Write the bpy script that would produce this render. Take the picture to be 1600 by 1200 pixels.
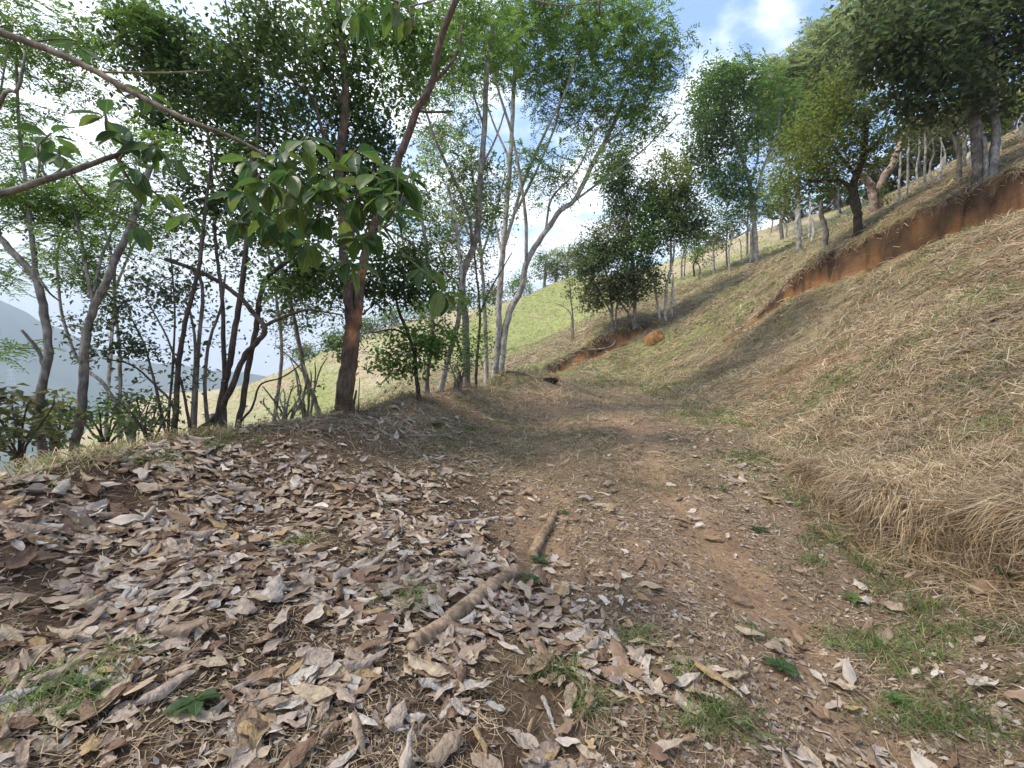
import bpy, math, random
import numpy as np
from mathutils import Vector
random.seed(7); RNG = np.random.default_rng(7)
for o in list(bpy.data.objects): bpy.data.objects.remove(o)
S = bpy.context.scene
COL = S.collection

# ------------------------------------------------------------------ camera
EYE = 1.6; PITCH = math.radians(2.5); F = 711.0
cam_d = bpy.data.cameras.new('camera'); cam = bpy.data.objects.new('camera', cam_d); COL.objects.link(cam)
cam.location = (0, 0, EYE); cam.rotation_euler = (math.pi/2 - PITCH, 0, 0)
cam_d.sensor_width = 36; cam_d.lens = 36*F/1600; cam_d.clip_start = .05; cam_d.clip_end = 20000
S.camera = cam
# ------------------------------------------------------------------ sky and sun
SUN_AZ = math.radians(-97)      # clockwise from +Y: to the left, a little behind
SUN_EL = math.radians(57)
w = bpy.data.worlds.new('World'); S.world = w; w.use_nodes = True
nt = w.node_tree; N = nt.nodes; Lk = nt.links; N.clear()
out = N.new('ShaderNodeOutputWorld'); bg = N.new('ShaderNodeBackground'); Lk.new(bg.outputs[0], out.inputs[0])
sky = N.new('ShaderNodeTexSky'); sky.sky_type = 'NISHITA'; sky.sun_disc = False
sky.sun_elevation = SUN_EL; sky.sun_rotation = SUN_AZ; sky.air_density = 1.0; sky.dust_density = 1.5
bg.inputs[1].default_value = 0.13
tc = N.new('ShaderNodeTexCoord'); sx = N.new('ShaderNodeSeparateXYZ'); Lk.new(tc.outputs['Generated'], sx.inputs[0])
def mth(op, a, b=None, c=None):
    n = N.new('ShaderNodeMath'); n.operation = op
    for i, q in enumerate((a, b, c)):
        if q is None: continue
        if isinstance(q, (int, float)): n.inputs[i].default_value = q
        else: Lk.new(q, n.inputs[i])
    return n.outputs[0]
zc = mth('MAXIMUM', sx.outputs[2], 0.0)
den = mth('ADD', zc, 0.22)
cx = N.new('ShaderNodeCombineXYZ')
Lk.new(mth('DIVIDE', sx.outputs[0], den), cx.inputs[0]); Lk.new(mth('DIVIDE', sx.outputs[1], den), cx.inputs[1])
nz = N.new('ShaderNodeTexNoise'); nz.inputs['Scale'].default_value = 2.6; nz.inputs['Detail'].default_value = 10; nz.inputs['Roughness'].default_value = .56
mpn = N.new('ShaderNodeMapping'); mpn.inputs['Location'].default_value = (3.1, 1.4, 0); Lk.new(cx.outputs[0], mpn.inputs[0])
Lk.new(mpn.outputs[0], nz.inputs['Vector'])
low = mth('MULTIPLY', mth('SUBTRACT', 1.0, mth('MINIMUM', mth('MULTIPLY', zc, 2.2), 1.0)), 0.22)
left = mth('MULTIPLY', sx.outputs[0], -0.16)
cm = N.new('ShaderNodeMapRange'); cm.interpolation_type = 'SMOOTHSTEP'
cm.inputs['From Min'].default_value = .44; cm.inputs['From Max'].default_value = .66
tot = mth('ADD', mth('ADD', nz.outputs[0], low), left)
def lobe(u, v, px, amt):      # a cloud bank standing in one direction of the sky
    global tot
    d = Vector(((u-800)/F, math.cos(PITCH)+(600-v)/F*math.sin(PITCH), -math.sin(PITCH)+(600-v)/F*math.cos(PITCH))).normalized()
    vm = N.new('ShaderNodeVectorMath'); vm.operation = 'DOT_PRODUCT'; Lk.new(tc.outputs['Generated'], vm.inputs[0]); vm.inputs[1].default_value = d
    r = px/F*.75; mr = N.new('ShaderNodeMapRange'); mr.interpolation_type = 'SMOOTHSTEP'; mr.inputs[1].default_value = math.cos(r*1.5); mr.inputs[2].default_value = math.cos(r*.3); mr.inputs[4].default_value = amt
    Lk.new(vm.outputs['Value'], mr.inputs[0]); tot = mth('ADD', tot, mr.outputs[0])
lobe(1140, 60, 85, .13); lobe(1285, 5, 70, .14); lobe(1050, 0, 90, -.10); lobe(1215, 30, 50, -.10); lobe(980, 230, 160, .08)
Lk.new(tot, cm.inputs[0])
mx = N.new('ShaderNodeMix'); mx.data_type = 'RGBA'; Lk.new(cm.outputs[0], mx.inputs[0])
hs = N.new('ShaderNodeHueSaturation'); hs.inputs['Saturation'].default_value = 1.12; hs.inputs['Value'].default_value = 1.75
Lk.new(sky.outputs[0], hs.inputs['Color']); Lk.new(hs.outputs[0], mx.inputs[6])
mx.inputs[7].default_value = (9.5, 9.8, 10.3, 1)
Lk.new(mx.outputs[2], bg.inputs[0])
sd = bpy.data.lights.new('sun', 'SUN'); sun = bpy.data.objects.new('sun', sd); COL.objects.link(sun)
sd.energy = 2.3; sd.angle = math.radians(10); sd.color = (1, .93, .82)
sdir = Vector((math.sin(SUN_AZ)*math.cos(SUN_EL), math.cos(SUN_AZ)*math.cos(SUN_EL), math.sin(SUN_EL)))
sun.rotation_euler = sdir.to_track_quat('Z', 'Y').to_euler()
vs = S.view_settings; vs.view_transform = 'Standard'; vs.look = 'None'; vs.exposure = 0.8; vs.gamma = 1
try: vs.use_curve_mapping = False
except Exception: pass
S.render.engine = 'CYCLES'

# ------------------------------------------------------------------ helpers
CP, SP = math.cos(PITCH), math.sin(PITCH)
def P(u, v, t):
    a = (u-800)/F; b = (600-v)/F
    return np.array((a*t, (CP+b*SP)*t, EYE + (-SP+b*CP)*t))
def project(p):
    p = np.atleast_2d(p); x = p[:, 0]; y = p[:, 1]; z = p[:, 2]-EYE
    d = y*CP - z*SP; up = y*SP + z*CP
    return 800+F*x/d, 600-F*up/d, d
def hash2(ix, iy, seed):
    n = (ix*374761393 + iy*668265263 + seed*974711) & 0x7fffffff
    n = ((n ^ (n >> 13))*1274126177) & 0x7fffffff
    return ((n ^ (n >> 16)) & 0xffff)/65535.0
def vnoise(x, y, seed=0):
    ix = np.floor(x).astype(np.int64); iy = np.floor(y).astype(np.int64)
    fx = x-ix; fy = y-iy; fx = fx*fx*(3-2*fx); fy = fy*fy*(3-2*fy)
    return (hash2(ix, iy, seed)*(1-fx)+hash2(ix+1, iy, seed)*fx)*(1-fy)+(hash2(ix, iy+1, seed)*(1-fx)+hash2(ix+1, iy+1, seed)*fx)*fy
def fbm(x, y, o=4, seed=0):
    s = 0; a = .5; t = 0
    for k in range(o):
        s = s+a*vnoise(x, y, seed+k*17); t += a; a *= .5; x = x*2.03+11.3; y = y*2.03-7.7
    return s/t
def sstep(a, b, x):
    t = np.clip((x-a)/(b-a), 0, 1); return t*t*(3-2*t)

# ------------------------------------------------------------------ terrain height
CT = []   # control points
for q in [
  # track
  (950,1200,1.72),(1010,1000,2.45),(1010,850,3.6),(970,760,5.3),(970,700,7.0),(960,650,9.8),(950,625,13),(900,603,17),(880,591,20),
  (1150,800,4.6),(1150,700,7.2),(1080,640,10.6),(1150,1000,2.5),
  # left bank, inner
  (400,800,3.6),(100,900,2.4),(300,1000,2.0),(60,1200,1.42),(400,1200,1.5),(600,700,5.6),(740,655,8.6),(600,900,2.75),(250,760,3.4),(700,800,4.1),(800,625,11.5),
  # berm edge
  (0,748,2.85),(130,716,3.4),(260,692,4.2),(400,668,5.2),(530,645,6.5),(620,622,8),(720,597,10.5),(785,583,13),(840,584,17),
  # just over the edge
  (0,835,3.6),(260,770,5.6),(530,710,8.2),(720,645,12.8),(790,620,17),(250,830,8),(530,760,12),(50,870,7),(650,690,17),
  # right bank toe
  (1600,1010,2.3),(1420,870,3.6),(1300,790,4.6),(1210,705,7.2),(1120,650,9.8),(1050,617,14.4),(970,600,18.3),(870,586,22.5),
  # right slope
  (1560,840,3.1),(1590,700,4.0),(1450,740,4.5),(1400,600,6.5),(1560,580,5.4),(1500,450,7.9),(1590,420,7.4),(1250,600,9.3),(1300,520,11.2),(1120,560,15.6),(1150,500,18.6),(1050,550,20.8),(1000,565,22),
  # scarp foot and lip
  (1600,262,10.6),(1500,305,11.8),(1400,350,13.2),(1300,398,15.2),(1245,428,16.4),(1182,480,18),
  # upper slope
  (1340,362,15.6),(1532,281,12.2),(1290,381,17.2),(1366,328,21),(1180,402,30),(1140,415,32),(1040,497,25),(1100,480,23.5),(1210,440,19),(1200,400,30),
  (1600,205,24),(1500,250,24),(1400,300,29),(1250,347,40),(1100,388,50),
  # far cut bank
  (940,533,24),(1000,507,24.5),(860,570,23.6),
  # brown spur and far hill
  (895,533,26),(800,560,30),(700,592,30),(600,605,35),(850,523,45),(850,482,55),(950,470,45),(500,628,45),(430,655,45),(250,690,50),
  (950,432,65),(900,432,70),(820,465,72),(700,492,75),(600,517,75),(520,547,75),(430,588,75),(300,620,82),(200,632,95),(110,645,110)]:
    CT.append(P(*q))
for q in [(.4,.0,0),(.5,-.8,-.05),(.6,-4,-.3),(-2,-3,.3),(-2.2,.3,.42),(-3.6,-2,.4),(-5.5,-1,-1.4),(-9,0,-4),(-8,-6,-3.5),(3,-3,.2),(2.7,.4,.2),(4,.5,.9),(6,-2,2.3),(7,2,2.9),(9,3,4.1),(14,0,6),(12,6,5.8),(14,-8,6),
          (-25,5,-13),(-25,-15,-13),(0,-30,-2),(25,-25,10),(45,-10,21),(45,20,22),(60,50,24),(-50,30,-22),(-80,70,-34),(-80,0,-40),(-60,-60,-40),(60,-60,15),(0,-90,-8),
          (5,95,9.5),(20,90,13),(-30,105,-6),(0,150,0),(60,150,12),(-60,150,-40),(-120,60,-55),(130,0,40),(0,-150,-15),(130,100,35),(-130,-60,-60),(100,-120,25)]:
    CT.append(np.array(q, float))
CT = np.array(CT)
def tcoord(x, y):
    return np.stack([2.2*np.arctan2(x, y+.3), 1.3*np.log(np.hypot(x, y+.3)+1.0)], -1)
def tnorm(x, y): return np.hypot(x, y)+2.0
TC = tcoord(CT[:, 0], CT[:, 1])
def tps_k(d2): return .5*d2*np.log(d2+1e-9)
nC = len(CT)
K = tps_k(((TC[:, None]-TC[None])**2).sum(-1)) + np.eye(nC)*2e-4
Pm = np.concatenate([np.ones((nC, 1)), TC], 1)
A = np.block([[K, Pm], [Pm.T, np.zeros((3, 3))]])
Wt = np.linalg.solve(A, np.concatenate([CT[:, 2]/tnorm(CT[:, 0], CT[:, 1]), np.zeros(3)]))
TOE = np.array([(3.0,-1.5),(2.95,.8),(2.95,2.3),(3.12,3.6),(3.3,4.7),(3.8,6.2)])
def seg_dist(x, y, pl):     # signed distance (positive to the right of the line's direction) and arc parameter
    best = np.full(x.shape, 1e9); sg = np.zeros(x.shape); par = np.zeros(x.shape); L = 0
    for a, b in zip(pl[:-1], pl[1:]):
        d = b-a; l = np.hypot(*d); t = np.clip(((x-a[0])*d[0]+(y-a[1])*d[1])/l**2, 0, 1)
        ex = x-a[0]-t*d[0]; ey = y-a[1]-t*d[1]; dd = np.hypot(ex, ey)
        s = np.sign(ex*d[1]-ey*d[0]); m = dd < best
        best = np.where(m, dd, best); sg = np.where(m, s, sg); par = np.where(m, L+t*l, par); L += l
    return best*sg, par
SC1 = np.array([P(*q)[:2] for q in [(1700,222,9.9),(1600,262,10.6),(1500,305,11.8),(1400,350,13.2),(1300,398,15.2),(1245,428,16.4),(1182,497,16.8),(1150,527,17)]])
SC2 = np.array([P(*q)[:2] for q in [(1012,505,24.8),(960,522,24.5),(930,536,24.3),(890,556,24),(858,574,23.6)]])
def cuts(x, y):     # the two earth cuts: distance behind the lip, depth
    d1, p1 = seg_dist(x, y, SC1); d2, p2 = seg_dist(x, y, SC2)
    d1 = d1+(fbm(x*1.7, y*1.7, 3, 61)-.5)*.55+(fbm(x*6, y*6, 2, 63)-.5)*.14; d2 = d2+(fbm(x*1.1, y*1.1, 3, 65)-.5)*.6
    D1 = np.interp(p1, [0, .9, 2.4, 4.1, 6.4, 7.8, 8.6, 9.8, 10.4], [1.5, 1.5, 1.4, 1.15, .9, .55, .22, .12, 0]); D2 = np.interp(p2, [0, 1.2, 2.4, 4, 5.4, 6.2], [.3, .65, .85, .8, .5, .1])
    return d1, D1, d2, D2
def far_height(x, y):
    r = np.hypot(x, y)
    az = np.degrees(np.arctan2(x, y))
    v = -60 - 95*sstep(150, 900, r)
    ridge = np.interp(az, [-180,-100,-75,-60,-52,-48.5,-46,-43,-40,-34,-28,-20,0,40,100,180], [60,90,200,330,290,200,120,50,5,-20,-80,-110,-110,-60,0,60])
    n = fbm(x/420+5, y/420, 5, 3)-.5
    m = sstep(1150, 2050, r+330*n)
    return v+m*(ridge+150)+n*130*sstep(900, 1900, r)
def track_x(y): return np.interp(y, [0, 1.5, 3, 5, 7, 10, 14, 18, 22], [.8, .85, .92, 1.05, 1.35, 1.65, 2.0, 2.1, 1.6])
def height(x, y):
    x = np.asarray(x, float); y = np.asarray(y, float); shp = x.shape; x = x.ravel(); y = y.ravel()
    z = np.empty(x.shape); T = tcoord(x, y); B = 20000
    for i in range(0, len(x), B):
        t = T[i:i+B]
        k = tps_k(((t[:, None]-TC[None])**2).sum(-1))
        z[i:i+B] = k@Wt[:nC] + Wt[nC] + t@Wt[nC+1:]
    z *= tnorm(x, y)
    r = np.hypot(x, y)
    # small relief
    z += (fbm(x*1.1, y*1.1, 4, 5)-.5)*.10*sstep(0, 3, r) + (fbm(x*5, y*5, 3, 9)-.5)*.035*np.exp(-r/25)
    z += (fbm(x*.22, y*.22, 3, 21)-.5)*.9*sstep(14, 45, r)
    # straw lip along the foot of the right bank
    d, p = seg_dist(x, y, TOE)
    jag = (fbm(x*2.2, y*2.2, 3, 31)-.5)*.42
    lip = sstep(-.02, .13, d+jag)*np.exp(-np.maximum(d, 0)/1.2)*(.7+.6*fbm(x*1.5, y*1.5, 2, 37))*sstep(0.3, 1.2, p)*(1-sstep(6.0, 7.6, p))
    z += lip*.37 - .07*np.exp(-((d+.15)/.2)**2)*sstep(0.3, 1.2, p)*(1-sstep(6.0, 7.6, p))
    d1, D1, d2, D2 = cuts(x, y); d1 = d1+(fbm(x*7, y*7, 3, 67)-.5)*.22
    z -= D1*(1-sstep(-.42, .03, d1))*np.exp(-np.maximum(-d1-.35, 0)/1.0)*(.88+.3*(fbm(x*3.5, y*3.5, 3, 68)-.5)) - .06*np.exp(-((d1-.12)/.2)**2)*(D1 > .05)*D1
    z -= D2*(1-sstep(-.3, .02, d2))*np.exp(-np.maximum(-d2-.2, 0)/1.0)
    # wheel ruts of the track
    for off in (-.7, .7):
        xc = track_x(y)+off
        z -= .035*np.exp(-((x-xc)/.17)**2)*sstep(-2, 0, y)*(1-sstep(12, 18, y))
    fz = far_height(x, y); k = sstep(120, 240, r)
    return (z*(1-k)+fz*k).reshape(shp)
_ts = np.geomspace(.9, 160, 500)
def G(u, v):        # where the line of sight through (u, v) meets the ground
    a = (u-800)/F; b = (600-v)/F
    x = a*_ts; y = (CP+b*SP)*_ts; z = EYE+(-SP+b*CP)*_ts
    d = z-height(x, y); i = int(np.argmax(d < 0))
    if d[i] >= 0 or i == 0: i = len(_ts)//2 if d[i] >= 0 else 1
    f = d[i-1]/(d[i-1]-d[i]+1e-9); t = _ts[i-1]+(_ts[i]-_ts[i-1])*np.clip(f, 0, 1)
    p = P(u, v, t); p[2] = height(p[0:1], p[1:2])[0]
    return p, t
def hz(x, y): return float(height(np.array([x]), np.array([y]))[0])

# ------------------------------------------------------------------ materials
def mat(name): 
    m = bpy.data.materials.new(name); m.use_nodes = True; n = m.node_tree.nodes; n.clear()
    return m, n, m.node_tree.links
def attr_col(n, name='Col'):
    a = n.new('ShaderNodeAttribute'); a.attribute_name = name; return a
def leaf_mat(name, trans=.35, rough=.5, spec=.4, vein=False):
    m, n, l = mat(name); o = n.new('ShaderNodeOutputMaterial'); p = n.new('ShaderNodeBsdfPrincipled'); a = attr_col(n)
    col = a.outputs['Color']
    tcn = n.new('ShaderNodeTexCoord'); nn = n.new('ShaderNodeTexNoise'); nn.inputs['Scale'].default_value = 9; l.new(tcn.outputs['Object'], nn.inputs['Vector'])
    mr = n.new('ShaderNodeMapRange'); mr.inputs[3].default_value = .75; mr.inputs[4].default_value = 1.25; l.new(nn.outputs[0], mr.inputs[0])
    mm = n.new('ShaderNodeMix'); mm.data_type = 'RGBA'; mm.blend_type = 'MULTIPLY'; mm.inputs[0].default_value = 1
    l.new(col, mm.inputs[6]); l.new(mr.outputs[0], mm.inputs[7]); col = mm.outputs[2]
    l.new(col, p.inputs['Base Color']); p.inputs['Roughness'].default_value = rough; p.inputs['Specular IOR Level'].default_value = spec
    t = n.new('ShaderNodeBsdfTranslucent'); hs = n.new('ShaderNodeHueSaturation'); hs.inputs['Hue'].default_value = .485; hs.inputs['Value'].default_value = 1.5; l.new(col, hs.inputs['Color']); l.new(hs.outputs[0], t.inputs[0])
    mx = n.new('ShaderNodeMixShader'); mx.inputs[0].default_value = trans; l.new(p.outputs[0], mx.inputs[1]); l.new(t.outputs[0], mx.inputs[2]); l.new(mx.outputs[0], o.inputs[0])
    return m
M_LEAF = leaf_mat('foliage', .5, .5, .35)
M_GLOSSY = leaf_mat('glossy_leaf', .46, .4, .4)
M_DRY = leaf_mat('dry_leaf', .12, .8, .2)
_n, _l = M_DRY.node_tree.nodes, M_DRY.node_tree.links       # wrinkles of dry leaves
_b = _n.new('ShaderNodeBump'); _b.inputs['Strength'].default_value = .55; _b.inputs['Distance'].default_value = .06
_t = _n.new('ShaderNodeTexCoord'); _w = _n.new('ShaderNodeTexNoise'); _w.inputs['Scale'].default_value = 7; _w.inputs['Detail'].default_value = 5
_l.new(_t.outputs['Object'], _w.inputs['Vector']); _l.new(_w.outputs[0], _b.inputs['Height'])
_l.new(_b.outputs[0], next(q for q in _n if q.type == 'BSDF_PRINCIPLED').inputs['Normal'])
M_GRASS = leaf_mat('grass_blade', .3, .6, .3)
def bark_mat():
    m, n, l = mat('bark'); o = n.new('ShaderNodeOutputMaterial'); p = n.new('ShaderNodeBsdfPrincipled'); a = attr_col(n)
    tcn = n.new('ShaderNodeTexCoord'); mp = n.new('ShaderNodeMapping'); mp.inputs['Scale'].default_value = (1, 1, .35); l.new(tcn.outputs['Object'], mp.inputs[0])
    n1 = n.new('ShaderNodeTexNoise'); n1.inputs['Scale'].default_value = 26; n1.inputs['Detail'].default_value = 7; n1.inputs['Roughness'].default_value = .65; l.new(mp.outputs[0], n1.inputs['Vector'])
    n2 = n.new('ShaderNodeTexNoise'); n2.inputs['Scale'].default_value = 5; n2.inputs['Detail'].default_value = 4; l.new(tcn.outputs['Object'], n2.inputs['Vector'])
    r1 = n.new('ShaderNodeMapRange'); r1.inputs[1].default_value = .3; r1.inputs[2].default_value = .7; r1.inputs[3].default_value = .45; r1.inputs[4].default_value = 1.5; l.new(n1.outputs[0], r1.inputs[0])
    r2 = n.new('ShaderNodeMapRange'); r2.inputs[1].default_value = .35; r2.inputs[2].default_value = .65; r2.inputs[3].default_value = .65; r2.inputs[4].default_value = 1.3; l.new(n2.outputs[0], r2.inputs[0])
    mu = n.new('ShaderNodeMath'); mu.operation = 'MULTIPLY'; l.new(r1.outputs[0], mu.inputs[0]); l.new(r2.outputs[0], mu.inputs[1])
    mm = n.new('ShaderNodeMix'); mm.data_type = 'RGBA'; mm.blend_type = 'MULTIPLY'; mm.inputs[0].default_value = 1; l.new(a.outputs['Color'], mm.inputs[6]); l.new(mu.outputs[0], mm.inputs[7])
    l.new(mm.outputs[2], p.inputs['Base Color']); p.inputs['Roughness'].default_value = .9; p.inputs['Specular IOR Level'].default_value = .2
    b = n.new('ShaderNodeBump'); b.inputs['Strength'].default_value = .7; b.inputs['Distance'].default_value = .02; l.new(n1.outputs[0], b.inputs['Height']); l.new(b.outputs[0], p.inputs['Normal'])
    l.new(p.outputs[0], o.inputs[0]); return m
M_BARK = bark_mat()
def soil_mat():
    m, n, l = mat('soil_ground'); o = n.new('ShaderNodeOutputMaterial'); p = n.new('ShaderNodeBsdfPrincipled'); a = attr_col(n)
    tcn = n.new('ShaderNodeTexCoord')
    n1 = n.new('ShaderNodeTexNoise'); n1.inputs['Scale'].default_value = 34; n1.inputs['Detail'].default_value = 8; n1.inputs['Roughness'].default_value = .7; l.new(tcn.outputs['Object'], n1.inputs['Vector'])
    n2 = n.new('ShaderNodeTexNoise'); n2.inputs['Scale'].default_value = 2.2; n2.inputs['Detail'].default_value = 6; n2.inputs['Roughness'].default_value = .65; l.new(tcn.outputs['Object'], n2.inputs['Vector'])
    r1 = n.new('ShaderNodeMapRange'); r1.inputs[1].default_value = .3; r1.inputs[2].default_value = .7; r1.inputs[3].default_value = .55; r1.inputs[4].default_value = 1.4; l.new(n1.outputs[0], r1.inputs[0])
    r2 = n.new('ShaderNodeMapRange'); r2.inputs[1].default_value = .3; r2.inputs[2].default_value = .7; r2.inputs[3].default_value = .72; r2.inputs[4].default_value = 1.28; l.new(n2.outputs[0], r2.inputs[0])
    mu = n.new('ShaderNodeMath'); mu.operation = 'MULTIPLY'; l.new(r1.outputs[0], mu.inputs[0]); l.new(r2.outputs[0], mu.inputs[1])
    mm = n.new('ShaderNodeMix'); mm.data_type = 'RGBA'; mm.blend_type = 'MULTIPLY'; mm.inputs[0].default_value = 1; l.new(a.outputs['Color'], mm.inputs[6]); l.new(mu.outputs[0], mm.inputs[7])
    l.new(mm.outputs[2], p.inputs['Base Color']); p.inputs['Roughness'].default_value = .95; p.inputs['Specular IOR Level'].default_value = .1
    b = n.new('ShaderNodeBump'); b.inputs['Strength'].default_value = 1; b.inputs['Distance'].default_value = .055; l.new(n1.outputs[0], b.inputs['Height']); l.new(b.outputs[0], p.inputs['Normal'])
    l.new(p.outputs[0], o.inputs[0]); return m
M_SOIL = soil_mat()

# ------------------------------------------------------------------ mesh building
def mesh(name, V, Fc, m, col=None, smooth=False):
    V = np.ascontiguousarray(V, np.float32); Fc = np.ascontiguousarray(Fc, np.int32)
    me = bpy.data.meshes.new(name); k = Fc.shape[1]
    me.vertices.add(len(V)); me.vertices.foreach_set('co', V.ravel())
    me.loops.add(Fc.size); me.loops.foreach_set('vertex_index', Fc.ravel())
    me.polygons.add(len(Fc)); me.polygons.foreach_set('loop_start', np.arange(0, Fc.size, k, dtype=np.int32))
    try: me.polygons.foreach_set('loop_total', np.full(len(Fc), k, np.int32))
    except Exception: pass
    if smooth: me.polygons.foreach_set('use_smooth', np.ones(len(Fc), bool))
    me.update(calc_edges=True)
    if col is not None:
        at = me.color_attributes.new('Col', 'FLOAT_COLOR', 'POINT')
        c = np.ones((len(V), 4), np.float32); c[:, :3] = col; at.data.foreach_set('color', c.ravel())
    me.materials.append(m); return me
def obj(name, me, parent=None, loc=None):
    o = bpy.data.objects.new(name, me); COL.objects.link(o)
    if parent is not None: o.parent = parent
    if loc is not None: o.location = loc
    return o
def thing(name, label, cat, loc=(0, 0, 0), group=None):
    o = bpy.data.objects.new(name, None); COL.objects.link(o); o.location = tuple(map(float, loc)); o.empty_display_size = .1
    o['label'] = label; o['category'] = cat
    if group: o['group'] = group
    return o
def tag(o, label, cat, group=None):
    o['label'] = label; o['category'] = cat
    if group: o['group'] = group
    return o
def smooth_line(pts, rad, sub=3, wob=0.0):
    pts = np.array(pts, float); rad = np.array(rad, float); n = len(pts)
    if n < 3 or sub < 2: return pts, rad
    ex = np.vstack([2*pts[0]-pts[1], pts, 2*pts[-1]-pts[-2]]); o = []; rr = []
    for i in range(n-1):
        p0, p1, p2, p3 = ex[i:i+4]
        for k in range(sub):
            t = k/sub
            o.append(.5*((2*p1)+(-p0+p2)*t+(2*p0-5*p1+4*p2-p3)*t*t+(-p0+3*p1-3*p2+p3)*t**3)); rr.append(rad[i]*(1-t)+rad[i+1]*t)
    o.append(pts[-1]); rr.append(rad[-1]); o = np.array(o); rr = np.array(rr)
    if wob: o[1:-1] += RNG.normal(0, 1, (len(o)-2, 3))*(rr[1:-1, None]*wob)
    return o, rr
def tube(pts, rad, sides=8, rough=0.0):
    pts = np.asarray(pts); n = len(pts)
    tg = np.gradient(pts, axis=0); tg /= np.linalg.norm(tg, axis=1, keepdims=True)+1e-9
    ref = np.array((0, 1., 0)) if abs(tg[0][1]) < .8 else np.array((1., 0, 0))
    s = np.cross(tg, ref); s /= np.linalg.norm(s, axis=1, keepdims=True)+1e-9; b = np.cross(tg, s)
    an = np.arange(sides)*2*math.pi/sides
    R = np.asarray(rad)[:, None]*(1+(RNG.normal(0, rough, (n, sides)) if rough else 0))
    V = pts[:, None]+R[..., None]*(np.cos(an)[None, :, None]*s[:, None]+np.sin(an)[None, :, None]*b[:, None])
    i = np.arange(n-1)[:, None]*sides; j = np.arange(sides)[None]; j2 = (j+1) % sides
    Fq = np.stack([i+j, i+j2, i+sides+j2, i+sides+j], -1).reshape(-1, 4)
    V = V.reshape(-1, 3)
    # tip cap
    c = len(V); V = np.vstack([V, pts[-1]+tg[-1]*rad[-1]*.6]); base = (n-1)*sides
    cap = np.stack([base+np.arange(sides), base+(np.arange(sides)+1) % sides, np.full(sides, c), np.full(sides, c)], -1)
    V = np.vstack([V, pts[0]-tg[0]*rad[0]*.5]); cap0 = np.stack([(np.arange(sides)+1) % sides, np.arange(sides), np.full(sides, c+1)], -1)
    tri = np.vstack([Fq[:, [0, 1, 2]], Fq[:, [0, 2, 3]], cap[:, :3], cap0])
    return V, tri
class Acc:
    def __init__(s): s.V = []; s.F = []; s.C = []; s.n = 0
    def add(s, V, Fc, C):
        V = np.asarray(V); s.V.append(V); s.F.append(np.asarray(Fc)+s.n); C = np.asarray(C, float)
        s.C.append(np.broadcast_to(C, (len(V), 3)) if C.ndim == 1 else C); s.n += len(V)
    def mesh(s, name, m, off=(0, 0, 0), smooth=False):
        return mesh(name, np.vstack(s.V)-np.asarray(off), np.vstack(s.F), m, np.vstack(s.C), smooth)
def unit(v): return v/(np.linalg.norm(v, axis=-1, keepdims=True)+1e-9)
def leaf_quads(c, d, nrm, L, W, fold=.22):
    """many two-sided folded leaves: base c, direction d, normal nrm -> verts, tris"""
    n = len(c); d = unit(d); s = unit(np.cross(d, nrm)); nn = np.cross(s, d)
    L = L[:, None]; W = W[:, None]
    m = c+d*L*.45
    V = np.stack([c, m+s*W*.5+nn*W*fold, c+d*L-nn*L*.08, m-s*W*.5+nn*W*fold], 1).reshape(-1, 3)
    b = np.arange(n)[:, None]*4
    return V, np.vstack([b+np.array([[0, 1, 2]]), b+np.array([[0, 2, 3]])])
def vary(col, n, dv=.3, dh=.15):
    c = np.array(col)[None]*(1+RNG.normal(0, dv, (n, 1)))
    c = c*(1+RNG.normal(0, dh, (n, 3))*np.array([1., .35, .8])); return np.clip(c, .004, .9)

# ------------------------------------------------------------------ ground
view = np.radians(np.concatenate([np.linspace(-180, -62, 36)[:-1], np.linspace(-62, 62, 450), np.linspace(62, 180, 36)[1:]]))
rad_ = np.concatenate([[.02], np.geomspace(.25, 1.2, 26)[:-1], np.geomspace(1.2, 36, 300)[:-1], np.geomspace(36, 160, 90)[:-1], np.geomspace(160, 2700, 80)])
TH, RR = np.meshgrid(view[:-1], rad_); gx = RR*np.sin(TH); gy = RR*np.cos(TH); gz = height(gx, gy)
# patches of colour of the ground itself, laid where the photo has them
def gpatch(x, y, lst):
    m = np.zeros(x.shape)
    for (u, v, ru, rv) in lst:
        p, t = G(u, v); px, pt = G(u+ru, v); py, pt2 = G(u, v+rv)
        e1 = px[:2]-p[:2]; e2 = p[:2]-py[:2]
        if np.hypot(*e1) > 3*ru*t/F: e1 = np.array((ru*t/F, 0))
        D = e1[0]*e2[1]-e1[1]*e2[0]
        if abs(D) < 1e-6: continue
        dx = x-p[0]; dy = y-p[1]
        a = (dx*e2[1]-dy*e2[0])/D; b = (e1[0]*dy-e1[1]*dx)/D
        m = np.maximum(m, np.exp(-(a*a+b*b)*1.2))
    return m
ORANGE = [(1210,940,30,35),(1190,900,18,25),(1050,915,35,14),(835,780,18,14),(860,705,22,25),(1010,672,28,8),(1262,668,40,8),(850,640,25,8),(990,860,30,20),(1000,745,24,10),(850,840,14,26),(985,1100,22,18),(240,760,14,30),(1130,850,40,22),(1560,690,40,10),(1140,553,22,8),(1340,560,16,6),(960,660,14,6),(1450,615,20,8),(1280,1050,40,50),(700,640,40,8),(640,648,30,6),(1240,990,30,30)]
RED = [(1000,525,18,12),(960,540,26,12),(920,550,24,12),(885,565,24,10),(1022,518,15,18)]
HUMUS = [(930,530,30,7),(950,545,18,8),(1390,365,50,6)]
GREEN = [(860,490,110,45),(760,520,60,30),(480,650,70,18),(830,545,70,14)]
PINK = [(440,600,60,14),(600,580,60,14),(540,560,60,10)]
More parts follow.
